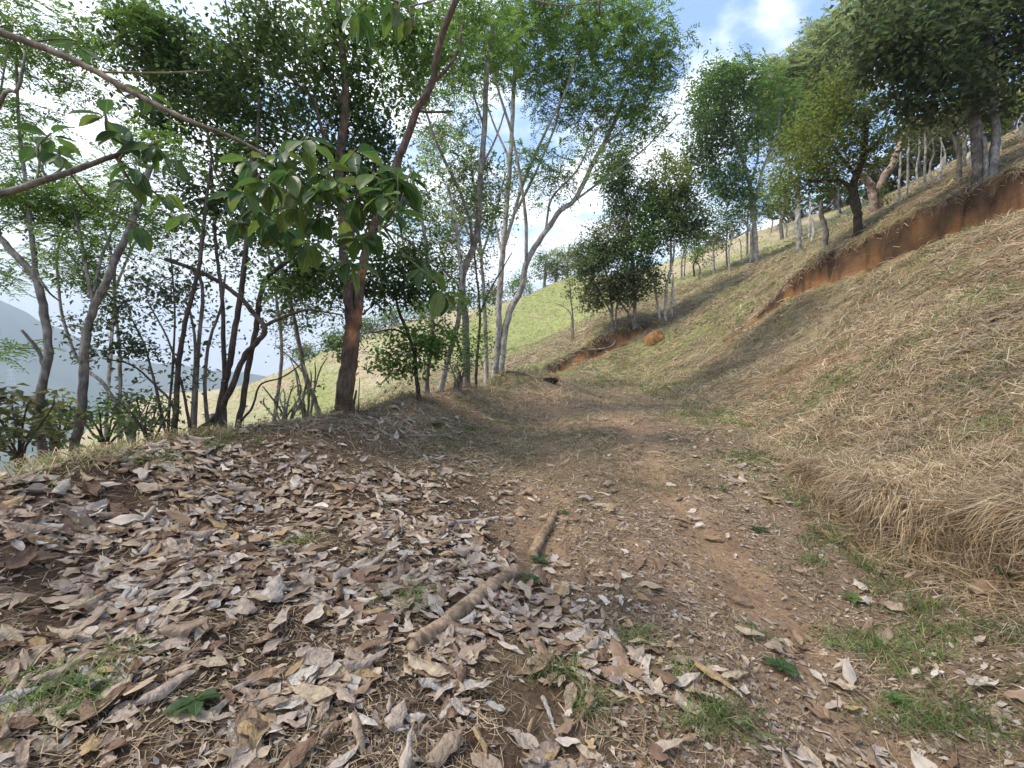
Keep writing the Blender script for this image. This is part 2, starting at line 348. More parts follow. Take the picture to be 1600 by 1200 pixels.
def litter_mask(x, y):
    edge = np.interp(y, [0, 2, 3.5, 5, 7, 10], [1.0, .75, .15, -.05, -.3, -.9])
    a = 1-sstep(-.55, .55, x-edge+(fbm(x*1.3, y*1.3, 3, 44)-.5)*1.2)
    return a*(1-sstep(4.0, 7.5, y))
def ground_color(x, y, z):
    r = np.hypot(x, y)
    nA = fbm(x*1.6, y*1.6, 4, 60); nB = fbm(x*.35, y*.35, 4, 70); nC_ = fbm(x*6, y*6, 3, 80)
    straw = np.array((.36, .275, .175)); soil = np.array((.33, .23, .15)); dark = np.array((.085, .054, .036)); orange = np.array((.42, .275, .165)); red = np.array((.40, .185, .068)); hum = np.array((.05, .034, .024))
    d, p = seg_dist(x, y, np.vstack([TOE[:-1], [(3.9,7),(4.4,10),(4.9,14),(4.4,18.3),(2.3,22.5),(-3,26)]]))
    slope_m = sstep(-.1, .5, d)
    mixc = lambda A, B, k: A+(B-A)*k[..., None]
    c = np.broadcast_to(soil, x.shape+(3,)).copy()
    c = mixc(c, straw*.8, np.clip(sstep(.35, .65, nA)*.55, 0, 1))
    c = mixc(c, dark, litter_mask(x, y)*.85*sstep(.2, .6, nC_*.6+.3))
    hill = np.array((.33, .25, .15))
    c = mixc(c, mixc(np.broadcast_to(hill, c.shape), np.array((.27, .155, .085)), sstep(.45, .62, nA)*.8), slope_m)
    up = sstep(12, 22, r)*slope_m
    c = mixc(c, mixc(np.broadcast_to(np.array((.29, .245, .13)), c.shape), np.array((.225, .24, .09)), sstep(.4, .62, nB)), up*.9)
    c = mixc(c, np.array((.21, .23, .085)), sstep(.56, .66, fbm(x*.8, y*.8, 3, 91))*.4*(1-litter_mask(x, y))*sstep(4, 8, r))
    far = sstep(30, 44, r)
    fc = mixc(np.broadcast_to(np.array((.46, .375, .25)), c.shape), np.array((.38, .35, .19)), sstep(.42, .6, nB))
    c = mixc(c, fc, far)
    c = mixc(c, np.array((.30, .32, .115)), np.clip(gpatch(x, y, GREEN)*1.3, 0, 1)*sstep(.3, .6, nB*.6+nA*.4+.12)*sstep(26, 36, r))
    c = mixc(c, np.array((.46, .32, .22)), gpatch(x, y, PINK)*sstep(.3, .6, nA)*sstep(26, 36, r))
    c = mixc(c, orange, np.clip(gpatch(x, y, ORANGE)*1.25*sstep(.25, .55, nC_*.5+nA*.5), 0, 1))
    for off in (-.7, .7):
        q = np.abs(x-track_x(y)-off)
        c = mixc(c, orange*.95, np.exp(-(q/.40)**2)*sstep(.28, .5, fbm(x*1.7+off, y*.9, 3, 52)*.7+nC_*.3)*.85*(1-sstep(12, 19, y))*(y > .3)*(1-.75*litter_mask(x, y)))
    vf = sstep(150, 320, r)
    c = mixc(c, mixc(np.broadcast_to(np.array((.12, .14, .06)), c.shape), np.array((.05, .08, .035)), sstep(.4, .6, fbm(x/60, y/60, 4, 95))), vf)
    return c, red, hum
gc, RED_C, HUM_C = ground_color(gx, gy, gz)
# steepness from the grid -> bare earth on the scarps
dzr = np.gradient(gz, axis=0)/np.maximum(np.gradient(RR, axis=0), 1e-4)
dzt = (np.roll(gz, -1, 1)-np.roll(gz, 1, 1))/np.maximum(np.abs(RR*(np.roll(TH, -1, 1)-np.roll(TH, 1, 1))), 1e-4)
steep = np.hypot(dzr, dzt)
um, vm_, dm = project(np.stack([gx.ravel(), gy.ravel(), gz.ravel()], -1))
d1, D1, d2, D2 = cuts(gx, gy)
nE = fbm(gx*2.5, gy*2.5+gz*2, 3, 33)
scarp = sstep(-1.0*D1-.35, -.3*D1-.1, d1+(nE-.5)*.7)*(1-sstep(-.02, .03, d1))*(D1 > .02)
scarp = np.maximum(scarp, sstep(-1.1*D2-.3, -.4*D2-.1, d2+(nE-.5)*.8)*(1-sstep(-.02, .06, d2))*sstep(.05, .3, D2))
scarp = np.maximum(scarp, sstep(.95, 1.5, steep)*(np.abs(d1) < .75)*(D1 > .05)); scarp = np.maximum(scarp, sstep(1.0, 1.6, steep)*(np.abs(d2) < .9)*(D2 > .1))
k = scarp[..., None]*.95; nF = fbm(gx*3+gz*2.2, gy*3-gz*3.1, 4, 39)[..., None]; n3 = sstep(.42, .6, nF)
gc = gc*(1-k)+(RED_C*(.6+.75*nF)*(1-n3*.55)+np.array((.20, .125, .075))*n3*.55)*k
hm = sstep(-.36, -.14, d1+(nE-.5)*.4)*(1-sstep(.02, .10, d1))*(D1 > .05)*sstep(.28, .46, fbm(gx*1.3, gy*1.3, 3, 35))
hm = np.maximum(hm, sstep(-.4, -.15, d2)*(1-sstep(.0, .1, d2))*(D2 > .3)*sstep(.4, .5, fbm(gx*.9, gy*.9, 3, 36)))
hm = np.maximum(hm, .85*sstep(.55, .63, fbm(gx*2.2+3, gy*2.2+gz*2, 3, 41))*scarp)
k = np.clip(hm, 0, 1)[..., None]*.9
gc = gc*(1-k)+HUM_C*k
nr, na = gx.shape
i = np.arange(nr-1)[:, None]*na; j = np.arange(na)[None]; j2 = (j+1) % na
GF = np.stack([i+j, i+na+j, i+na+j2, i+j2], -1).reshape(-1, 4)[:, ::-1]
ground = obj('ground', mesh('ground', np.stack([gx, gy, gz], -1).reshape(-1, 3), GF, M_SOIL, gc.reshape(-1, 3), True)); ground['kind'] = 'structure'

height_exact = height
_th = view; _gz = np.concatenate([gz, gz[:, :1]], 1)
def height(x, y):       # bilinear on the ground mesh itself, so that things touch it
    x = np.asarray(x, float); y = np.asarray(y, float); r = np.clip(np.hypot(x, y), rad_[0], rad_[-1]*.999); t = np.arctan2(x, y)
    i = np.clip(np.searchsorted(rad_, r)-1, 0, len(rad_)-2); j = np.clip(np.searchsorted(_th, t)-1, 0, len(_th)-2)
    fr = (r-rad_[i])/(rad_[i+1]-rad_[i]); ft = (t-_th[j])/(_th[j+1]-_th[j])
    return (_gz[i, j]*(1-ft)+_gz[i, j+1]*ft)*(1-fr)+(_gz[i+1, j]*(1-ft)+_gz[i+1, j+1]*ft)*fr

# ------------------------------------------------------------------ trees
PALE = (.36, .33, .29); GREY = (.22, .195, .17); DARKB = (.085, .065, .05); BROWN = (.118, .086, .068); WHITE = (.5, .46, .41)
LEAF = {  # kind: (length, width, colour)
 'dark': (.10, .052, (.068, .118, .032)), 'mid': (.105, .055, (.09, .17, .034)), 'yellow': (.10, .055, (.14, .18, .035)), 'big': (.17, .1, (.078, .11, .04)),
 'small': (.06, .034, (.075, .10, .05)), 'feather': (.11, .036, (.12, .215, .042)), 'pale': (.13, .05, (.21, .265, .105)), 'olive': (.10, .055, (.115, .13, .052))}
def stem_r(wpx, t): return wpx*.5*t/F
def tree(name, label, cat, t, stems, clusters=(), kind='mid', bark=GREY, group=None, base=None, leafs=26, spread=.16, scale=1.0, twig=.006, twigs=True, sub=1.0, barkfn=None):
    """stems: (w0, w1, [(u, v, dt), ...]) in picture units at depth t; clusters: (u, v, ru, rv, dt, rt, n[, kind])"""
    if group == GH:
        tg = G(*stems[0][2][0][:2])[1]
        if .6*t < tg < 1.45*t: k = tg/t; t = tg; scale *= k**.7; spread *= k
    lines = []
    for (w0, w1, pts) in stems:
        pts = [tuple(q)+(0,) if len(q) == 2 else q for q in pts]
        Q = np.array([P(u, v, t+dt) for u, v, dt in pts]); n = len(Q)
        R = np.array([stem_r(w0+(w1-w0)*k/(n-1), t) for k in range(n)]); lines.append((Q, R))
    b0 = lines[0][0][0]; gz0 = hz(b0[0], b0[1])
    if gz0 < b0[2]+.02:       # carry the stem down into the ground
        for q, (Q, R) in enumerate(lines):
            near = np.linalg.norm(Q[0]-b0) < .6*max(1, t/9)
            if near or q == 0:
                g = hz(Q[0][0], Q[0][1])-.08
                if g < Q[0][2]-.05: lines[q] = (np.vstack([[Q[0][0], Q[0][1], g], Q]), np.concatenate([[R[0]*1.12], R]))
    org = np.array((b0[0], b0[1], gz0))
    root = thing(name, label, cat, org, group)
    skel = []
    for q, (Q, R) in enumerate(lines):
        L, r = smooth_line(Q, R, 4, .10)
        if q == 0: r[:2] *= np.array((1.25, 1.08))[:len(r[:2])]
        V, T = tube(L, r, 12 if R[0]*F/t > 8 else 7, .05)
        c = vary(bark, len(V), .14, .04)
        if barkfn: c = barkfn(V, c)
        a = Acc(); a.add(V, T, c)
        obj('trunk' if q == 0 else 'limb', a.mesh('trunk', M_BARK, org, True), root)
        skel.append(L)
    sk = np.vstack(skel)
    if clusters:
        cr = Acc(); tw = Acc()
        for cl in clusters:
            u, v, ru, rv, dt, rt, n = cl[:7]; kd = cl[7] if len(cl) > 7 else kind
            Lf, Wf, cf = LEAF[kd]; n = max(1, int(n*sub*.92))
            ctr = P(u, v, t+dt); ax = np.array((ru*(t+dt)/F, rt, rv*(t+dt)/F))
            q = unit(RNG.normal(0, 1, (n, 3)))*RNG.uniform(.15, 1, (n, 1))**.45
            cs = ctr+q*ax
            if twigs:
                dd0 = ((cs[:, None]-sk[None])**2).sum(-1).min(1); cap = 3.4*max(1, t/12)
                for s in cs[np.argsort(dd0)]:
                    d2 = ((sk-s)**2).sum(1) + np.where(sk[:, 2] > s[2], (sk[:, 2]-s[2])**2*3, 0)
                    a = sk[int(np.argmin(d2))]; ln = np.linalg.norm(s-a)
                    if ln > cap: continue
                    m = (a+s)/2+RNG.normal(0, .10*ln, 3)+np.array((0, 0, -.06*ln))
                    r0 = twig*(.6+.5*ln)*max(1, t/9)
                    Lq, rq = smooth_line([a, m, s], [r0, r0*.6, r0*.25], 3)
                    V, T = tube(Lq, rq, 4); tw.add(V, T, np.array(bark)*RNG.uniform(.55, .9)); sk = np.vstack([sk, Lq[2:]])
            m = max(3, int(leafs*1.55)); spr = spread*.86
            sz = scale*RNG.uniform(.75, 1.25, (n*m,))
            tint = RNG.normal(1, .20, (n, 1)).clip(.5, 1.6).repeat(m, 0)
            sp = spr*RNG.uniform(.55, 1.5, (n, 1)).repeat(m, 0)
            if kd in ('feather', 'pale'):
                # pinnate fronds: rows of narrow leaflets along a drooping stalk
                nf = max(2, m//10); fr = nf*n
                fc = cs.repeat(nf, 0)+RNG.normal(0, 1, (fr, 3))*spr*np.array((1, 1, .6))
                fd = unit(RNG.normal(0, 1, (fr, 3))*np.array((1, 1, .45))+np.array((0, 0, -.15))); FL = .34*scale*RNG.uniform(.7, 1.2, fr)
                side = unit(np.cross(fd, np.array((0, 0, 1.))+RNG.normal(0, .3, (fr, 3))))
                kk = np.linspace(.12, 1, 6)
                C0 = []; D0 = []; 
                for x in kk:
                    pt = fc+fd*(FL*x)[:, None]+np.array((0, 0, -1))*(FL*.35*x*x)[:, None]
                    for s_ in (-1, 1): C0.append(pt); D0.append(fd*.75+side*s_+RNG.normal(0, .15, (fr, 3)))
                C0 = np.vstack(C0); D0 = np.vstack(D0); nn = len(C0)
                V, T = leaf_quads(C0, D0, np.array((0, 0, 1.))+RNG.normal(0, .35, (nn, 3)), Lf*scale*RNG.uniform(.7, 1.2, nn), Wf*scale*RNG.uniform(.8, 1.3, nn))
                ti = RNG.normal(1, .2, (n, 1)).clip(.5, 1.6).repeat(nf, 0); ti = np.tile(ti, (12, 1))
                cr.add(V, T, (vary(cf, nn, .15, .1)*ti).repeat(4, 0))
            else:
                pc = cs.repeat(m, 0)+RNG.normal(0, 1, (n*m, 3))*sp*np.array((1, 1, .75))
                dr = RNG.normal(0, 1, (n*m, 3))*np.array((1, 1, .5))+np.array((0, 0, -.45))
                nr_ = np.array((0, 0, 1.))+RNG.normal(0, .55, (n*m, 3))
                V, T = leaf_quads(pc, dr, nr_, Lf*sz, Wf*sz*RNG.uniform(.8, 1.2, n*m))
                cr.add(V, T, (vary(cf, n*m, .2, .12)*tint).repeat(4, 0))
        obj('crown', cr.mesh('crown', M_LEAF, org), root)
        if tw.n: obj('twigs', tw.mesh('twigs', M_BARK, org), root)['kind'] = 'stuff'
    return root

GH = 'trees on the upper hillside'
GB = 'trees along the edge of the left bank'
# --- left edge
tree('feathery_tree', 'leftmost slim grey tree on the bank edge, with a broken side stub', 'tree', 4.7,
  [(13,9,[(70,722),(62,665),(65,605),(76,560),(73,515),(65,465),(54,432),(25,400),(0,372,.1),(-50,330,.2)]),
   (8,4,[(56,440),(53,395),(46,340,.2),(40,280,.3),(30,200,.5),(25,90,.6)]),
   (6,4,[(69,572),(58,545),(34,516,-.1)]),(4,2,[(58,430),(75,455),(92,470,.2)]),
   (5,2,[(0,372,.1),(-10,290,.1),(0,150,.2),(20,40,.3)]),(7,3,[(-50,330,.2),(0,160,-.4),(28,140,-.5),(40,80,-.5)])],
  [(15,320,60,50,.3,.5,26),(75,320,50,35,.5,.5,16),(20,50,80,60,.6,.8,48),(0,190,50,70,.4,.6,26),(15,415,40,25,.3,.4,10),(20,540,30,12,.2,.3,5),(110,90,60,60,.9,.6,26),(200,20,60,40,1,.6,24)],
  'feather', GREY, GB, leafs=60, scale=.55, spread=.13)
tree('feathery_tree', 'forked lichen-grey tree, second from the left along the bank edge', 'tree', 4.7,
  [(13,9,[(115,710),(125,660),(130,600),(133,540),(140,500),(150,472),(168,438),(180,405),(195,375),(215,325,.2),(235,260,.4)]),
   (6,3,[(147,475),(136,430),(128,380,.2),(112,310,.4)]),(5,2,[(147,455),(158,405,.1),(178,350,.2),(190,290,.4)])],
  [(120,330,50,40,.4,.5,18),(200,330,50,45,.4,.5,20),(150,385,40,30,.3,.4,12),(235,240,60,50,.5,.5,24),(120,440,35,20,.4,.3,7)],
  'feather', GREY, GB, leafs=60, scale=.55, spread=.13)
tree('slender_tree', 'thin pale leaning stem passing behind the forked lichen-grey tree', 'tree', 5.6,
  [(6,3,[(208,700),(185,642),(162,600),(140,582),(120,558),(105,520),(95,480),(90,430),(88,400),(100,360)]),(6,3,[(186,645),(188,600),(187,550),(182,500),(178,450),(182,400)])],
  [(150,500,40,30,.3,.4,10),(190,440,50,40,.3,.5,16),(110,420,40,30,.3,.4,10)], 'small', PALE, GB, leafs=26, scale=.9, spread=.12)
tree('leafy_shrub', 'dark multi-stemmed shrub with round leaves between the grey trees and the knobby tree', 'shrub', 4.9,
  [(9,4,[(268,700),(275,645),(278,580),(286,520),(300,462),(312,412),(320,340,.2),(330,250,.4)]),
   (5,2,[(263,695),(252,645),(240,592),(226,540),(206,498)]),(4,2,[(263,660),(270,570),(273,480),(266,390)]),(5,2,[(300,690),(292,640),(281,590),(262,530),(230,470)]),
   (4,2,[(272,640),(240,600),(205,570),(160,560)])],
  [(225,470,45,50,.1,.35,20),(235,540,35,40,.1,.3,16),(270,440,40,40,.1,.3,14),(215,620,40,35,.1,.3,10),(150,555,40,10,0,.2,5),(300,360,50,40,.2,.4,16),(185,520,40,40,.1,.3,12),(320,560,40,60,.2,.3,9)],
  'small', DARKB, GB, leafs=15, scale=.95, spread=.12, twig=.004)
tree('slender_tree', 'two thin grey poles rising together behind the dark shrub', 'tree', 5.6,
  [(7,4,[(303,690),(306,610),(311,530),(317,460),(311,420),(320,330,.2)]),(6,3,[(326,680),(320,600),(328,530),(345,482),(352,430)]),(5,3,[(298,690),(305,560),(300,500),(290,470)])],
  [(320,470,50,50,.2,.4,12),(330,400,60,40,.2,.5,16)], 'small', GREY, GB, leafs=18, scale=.9, spread=.13)
tree('stem_cluster_tree', 'dark knobby tree of several crossing stems, a bent limb arching over to the left', 'tree', 5.2,
  [(11,6,[(336,682),(346,622),(353,590),(360,560),(368,510),(376,460),(381,420),(388,350,.2),(400,260,.4),(405,150,.7)]),
   (8,4,[(348,640),(351,590),(349,540),(348,480),(343,430),(337,380,.2),(330,260,.5)]),
   (10,6,[(306,680),(332,658),(346,640),(362,605,-.1),(380,560,-.1),(396,540,-.1),(412,522,-.1),(412,508,-.1),(398,492),(376,466),(342,440),(302,420),(258,405)]),
   (6,2,[(408,512,-.1),(430,501),(455,491),(480,484),(510,488),(535,492)]),(5,3,[(352,690),(352,640),(350,610)])],
  [(300,110,100,60,1.2,.8,95),(240,75,60,50,1.2,.6,40),(390,150,80,70,1.0,.8,60),(300,200,80,40,1,.6,34),(350,330,60,50,.6,.5,22),(400,250,70,50,.8,.6,34),(430,60,60,50,1,.6,34),(440,450,30,30,.2,.3,8)],
  'dark', DARKB, GB, leafs=34, scale=.8, spread=.17)
tree('bent_tree', 'dark smooth trunk leaning right and bending over at the top beside the knobby stem cluster', 'tree', 5.3,
  [(9,6,[(370,676),(380,620),(388,570),(397,530),(402,500),(405,470),(413,440),(430,422),(450,408,.1),(470,380,.2),(480,320,.3)]),
   (4,2,[(376,660),(392,640),(398,625),(408,600),(440,590),(470,570)])],
  [(470,400,40,30,.3,.4,16),(500,420,50,30,.4,.4,14),(440,350,60,40,.4,.4,18)], 'dark', DARKB, GB, leafs=24, scale=.85, spread=.14)
tree('slender_tree', 'grey slanting stem just left of the thick red-brown trunk', 'tree', 7.6,
  [(8,5,[(503,665),(490,622),(478,590),(470,550),(462,510),(450,460),(440,420),(430,370,.3),(440,280,.6)]),(3,2,[(480,590),(455,560),(430,540)])],
  [(470,520,50,40,.2,.5,12),(440,470,40,40,.2,.4,10),(430,350,50,50,.5,.5,16)], 'small', GREY, GB, leafs=24, scale=.9, spread=.16)
def red_bark(V, c):
    u, v, d = project(V)
    n = fbm(u*.05+V[:, 1]*3, v*.03, 3, 4)
    k = (sstep(.5, .62, n)*.4)[:, None]; c = c*(1-k)+np.array((.205, .12, .085))*k
    e = np.maximum(np.exp(-(((u-562)/9)**2+((v-492)/12)**2)), np.exp(-(((u-550)/8)**2+((v-522)/16)**2)))
    e = np.maximum(e, .8*np.exp(-(((u-567)/8)**2+((v-425)/14)**2)))[:, None]
    c = c*(1-e)+np.array((.44, .20, .09))*e
    g = np.exp(-((v-625)/35)**2)[:, None]*.35; return c*(1-g)+np.array((.13, .105, .05))*g
main_tree = tree('forked_tree', 'thick red-brown trunk forked in two with an orange scar of peeled bark', 'tree', 6.5,
  [(29,23,[(535,650),(537,638),(541,600),(546,560),(551,520),(553,495)]),
   (17,10,[(549,515),(546,470),(541,430),(537,400),(537,330,.1),(530,262,.2),(536,205,.3),(540,160,.3),(537,100,.4),(532,50,.5),(527,-10,.6)]),
   (15,9,[(557,505),(562,455),(566,415),(577,375),(600,312),(625,242),(640,202),(655,165),(675,130),(683,82,-.1),(696,40,-.2),(714,-5,-.3)]),
   (6,4,[(677,128),(700,106,.1),(717,76,.2),(722,40,.3)]),(4,3,[(655,174),(680,175,-.1),(706,174,-.2)]),
   (6,3,[(528,265,.2),(512,235,.1),(497,182),(486,150),(450,118,-.1),(415,62,-.2),(400,15,-.3)]),(5,3,[(537,165,.3),(515,115,.2),(492,82,.1),(455,60),(410,8,-.1)]),
   (4,2,[(545,490),(560,495,.5),(590,470,.8),(620,440,1)])],
  [(520,300,90,70,.9,.8,60),(590,260,60,60,1.1,.7,40),(590,440,70,35,.9,.6,40),(640,430,50,45,1.1,.5,34),(520,200,80,70,.8,.7,44),(500,110,90,60,.6,.7,48),(600,130,70,70,.8,.6,30,'mid'),(560,30,110,40,.5,.8,46,'mid'),(490,440,60,25,.6,.4,18),(680,60,50,50,.3,.5,18,'mid')],
  'dark', BROWN, GB, leafs=32, scale=.92, spread=.2, barkfn=red_bark)
tree('young_tree', 'small dark-stemmed tree with tiers of bright leaves just right of the thick red-brown trunk', 'tree', 8,
  [(7,4,[(656,632),(650,585),(647,550),(636,518),(622,482),(615,440)]),(4,2,[(640,525),(615,515),(580,520)]),(3,2,[(648,560),(665,535),(680,525)])],
  [(640,530,45,22,0,.5,26),(600,560,30,18,0,.4,14),(665,555,30,20,0,.4,14),(625,575,35,14,0,.4,14),(530,545,20,12,0,.3,8)], 'mid', DARKB, GB, leafs=20, scale=.85, spread=.14)
tree('young_tree', 'straight grey-brown stem carrying dark leaves halfway up, left of a pale leaning stem', 'tree', 9,
  [(8,5,[(667,622),(668,580),(674,545),(675,500),(672,440,.2),(660,350,.5),(640,260,.8)])],[(690,470,40,40,.3,.4,20),(700,520,40,25,.2,.4,18),(660,380,50,50,.6,.5,30),(640,300,60,50,.8,.6,34)], 'mid', GREY, GB, leafs=28, scale=.8, spread=.18)
tree('young_tree', 'pale leaning stem between the straight grey-brown stem and the rough grey trunk', 'tree', 9.4,
  [(9,5,[(690,604),(700,562),(712,520),(718,480),(720,430,.2),(712,350,.5),(700,290,.8)])],[(690,330,60,60,.8,.6,34,'pale'),(730,560,20,20,.1,.3,8),(700,240,60,40,.9,.6,26,'pale')], 'mid', PALE, GB, leafs=28, scale=.75, spread=.2)
tree('rough_grey_tree', 'rough grey trunk with a thin dark limb curving left, beside the twin pale stems', 'tree', 10.2,
  [(12,8,[(729,602),(729,550),(727,500),(723,460),(724,425),(735,398),(745,370),(749,325),(752,262),(757,200,.2),(760,120,.3),(770,40,.5)]),
   (6,3,[(738,388),(735,348,-.1),(720,302,-.2),(700,262,-.3),(682,222,-.4),(670,188,-.5),(650,130,-.6),(620,95,-.7)]),
   (5,2,[(722,462),(712,440),(695,425,.1),(685,400,.2)]),(4,2,[(752,262),(775,215,.2),(790,170,.3)]),(4,2,[(757,200,.2),(735,130,.2),(720,60,.2)])],
  [(700,70,80,60,.3,.9,46,'feather'),(640,100,60,60,.2,.7,34,'feather'),(760,60,60,60,.3,.8,38,'feather'),(700,180,60,50,.3,.7,26,'feather'),(750,300,60,50,.6,.6,22),(700,30,100,35,.3,.9,40,'feather')],
  'mid', GREY, GB, leafs=46, scale=.85, spread=.25)
tree('slender_tree', 'thin dark whip between the rough grey trunk and the twin pale stems', 'tree', 10.8,
  [(5,2,[(744,597),(746,550),(750,500),(747,450),(742,400),(745,340)]),(3,1.5,[(750,490),(765,455),(785,420),(800,395)])],[(752,540,18,25,0,.3,10),(745,470,25,30,0,.4,10),(750,370,35,40,.2,.4,14)], 'mid', DARKB, GB, leafs=20, scale=.7, spread=.17)
tree('tall_feathery_tree', 'tall twin-stemmed pale tree at the track bend with a high spreading feathery crown', 'tree', 13,
  [(11,6,[(774,584),(778,530),(780,480),(783,430),(786,390),(791,330),(797,250),(801,180,.2),(806,90,.4),(812,10,.6)]),
   (11,6,[(783,584),(789,520),(800,480),(815,450),(822,415),(831,394),(853,361),(877,328),(897,314),(915,280,.2),(940,230,.4),(962,188,.6),(978,140,.8)]),
   (6,3,[(788,385),(800,345),(815,295),(832,250),(860,190,-.3),(886,138,-.5),(900,80,-.6)]),(5,3,[(803,335),(822,300),(850,240,.4),(872,180,.6),(880,110,.8)]),
   (6,3,[(822,415),(822,350,-.2),(815,290,-.4),(800,210,-.6),(775,130,-.8),(760,60,-1)]),(4,2,[(853,361),(862,310),(900,268,-.2),(930,210,-.3),(948,180,-.4)]),
   (4,2,[(897,314),(930,290,.2),(985,250,.4),(1012,228,.5),(1060,178,.6)]),(4,2,[(797,250),(770,190,.4),(745,110,.6)]),(3,1.5,[(940,230,.4),(985,190,.5),(1020,140,.5)]),(4,2,[(785,400),(770,330,.5),(760,260,.9)])],
  [(870,60,100,60,0,1.4,80),(800,70,80,70,0,1.3,58),(955,70,80,65,0,1.3,60),(890,140,90,40,0,1.2,52),(1000,130,55,50,.4,1,34),(740,90,50,70,.4,1,26),(1035,100,45,40,.5,.8,22),(960,185,70,40,.3,1,34),
   (830,250,60,30,0,.9,16),(900,270,50,30,0,.8,12),(1000,200,50,30,.4,.8,16),(870,10,140,30,0,1.4,60),(990,30,50,40,.3,1,26),(860,290,40,40,0,.7,9),(700,230,50,50,1,.9,16)],
  'feather', PALE, GB, leafs=62, scale=1.05, spread=.33, twig=.005, sub=.9)
tree('background_tree', 'loose olive tree beyond the bank between the rough grey trunk and twin pale stems', 'tree', 17,
  [(7,3,[(760,560),(757,480),(752,400),(745,320),(735,250)]),(4,2,[(752,400),(775,330),(790,270)]),(4,2,[(752,400),(725,350),(705,300)])],
  [(745,340,45,60,0,1,34),(700,330,45,50,0,1,30),(730,440,40,40,0,1,24),(780,300,40,50,0,1,20),(690,400,40,40,0,1,22)], 'olive', PALE, GB, leafs=30, scale=1.1, spread=.3)
tree('background_tree', 'hazy acacia below the bank, behind the lichen-grey tree and the dark shrub', 'tree', 11,
  [(6,3,[(165,700),(172,560),(180,450),(170,380),(150,330)]),(4,2,[(180,450),(210,380),(240,330)]),(4,2,[(178,470),(130,420),(90,380)])],
  [(110,370,60,40,0,1,26),(190,340,60,40,0,1,30),(60,300,60,50,0,1,30),(250,380,50,50,0,.8,22),(60,420,50,30,0,.8,14),(100,250,60,40,0,1,22)], 'feather', PALE, GB, leafs=50, scale=.75, spread=.3)
tree('background_tree', 'thin grey tree downslope, between the bent dark trunk and the slanting grey stem', 'tree', 11,
  [(6,3,[(425,690),(440,560),(432,470),(420,400),(410,330)]),(3,2,[(435,500),(460,440),(500,400)])],[(440,480,40,40,0,.8,16),(490,470,50,40,0,.8,22),(420,380,50,50,0,.8,22),(560,520,60,20,1,.8,16)], 'small', GREY, GB, leafs=28, scale=1.3, spread=.24)

# --- low shrubs at the bank edge
def shrub(label, u, v, t, w, h, n, kind='olive', bark=DARKB, leafs=18, scale=.9, name='shrub', nst=6, clus=None, group='shrubs on the edge of the left bank'):
    st = []
    for k in range(nst):
        a = (k+.5)/nst*2-1; e = random.uniform(.7, 1)
        st.append((4, 1.5, [(u+a*6, v), (u+a*w*.35+random.uniform(-6, 6), v-h*.4*e, random.uniform(-.2, .2)), (u+a*w*.8, v-h*.8*e, random.uniform(-.3, .3)), (u+a*w+random.uniform(-8, 8), v-h*e, random.uniform(-.4, .4))]))
    cl = clus if clus is not None else [(u, v-h*.6, w, h*.45, 0, w*t/F*.8, n)]
    return tree(name, label, 'shrub', t, st, cl, kind, bark, group, leafs=leafs, scale=scale, spread=.11, twig=.003)
shrub('broad bushy shrub with olive leaves at the left frame edge under the leftmost tree', 30, 725, 4.4, 75, 120, 24, 'olive', leafs=16, scale=.9)
shrub('low green bush filling the gap between the two grey trees at the far left', 165, 705, 5.4, 70, 80, 13, 'mid', leafs=14, scale=.8)
shrub('yellow-green leafy bush low behind the leftmost tree', 85, 700, 5.6, 60, 85, 20, 'yellow', leafs=16, scale=.7)
shrub('loose pale green bush on the slope right of the forked lichen-grey tree', 205, 690, 6.2, 45, 80, 14, 'mid', GREY, leafs=14, scale=.7)
shrub('sparse leafy shrub at the foot of the dark multi-stemmed shrub', 235, 695, 4.6, 45, 75, 12, 'small', leafs=14, scale=1)
shrub('bare twiggy shrub with few leaves left of the slanting grey stem', 445, 672, 6.4, 45, 70, 5, 'small', GREY, 8, 1, nst=9)
shrub('thin bare bush between the slanting grey stem and the thick red-brown trunk', 480, 662, 7, 28, 110, 6, 'mid', GREY, 10, .7, nst=7)
shrub('bushy seedling clump behind the grass to the right of the young tree', 715, 606, 9.6, 16, 45, 5, 'mid', GREY, 14, .7, nst=5)
tree('dead_stub', 'short dark dead stub leaning at the right foot of the thick red-brown trunk', 'stump', 6.35, [(6,3,[(548,648),(553,630),(557,610)]),(3,2,[(552,632),(540,630),(534,629)]),(2,1,[(560,640),(561,610),(562,590)])], bark=DARKB)

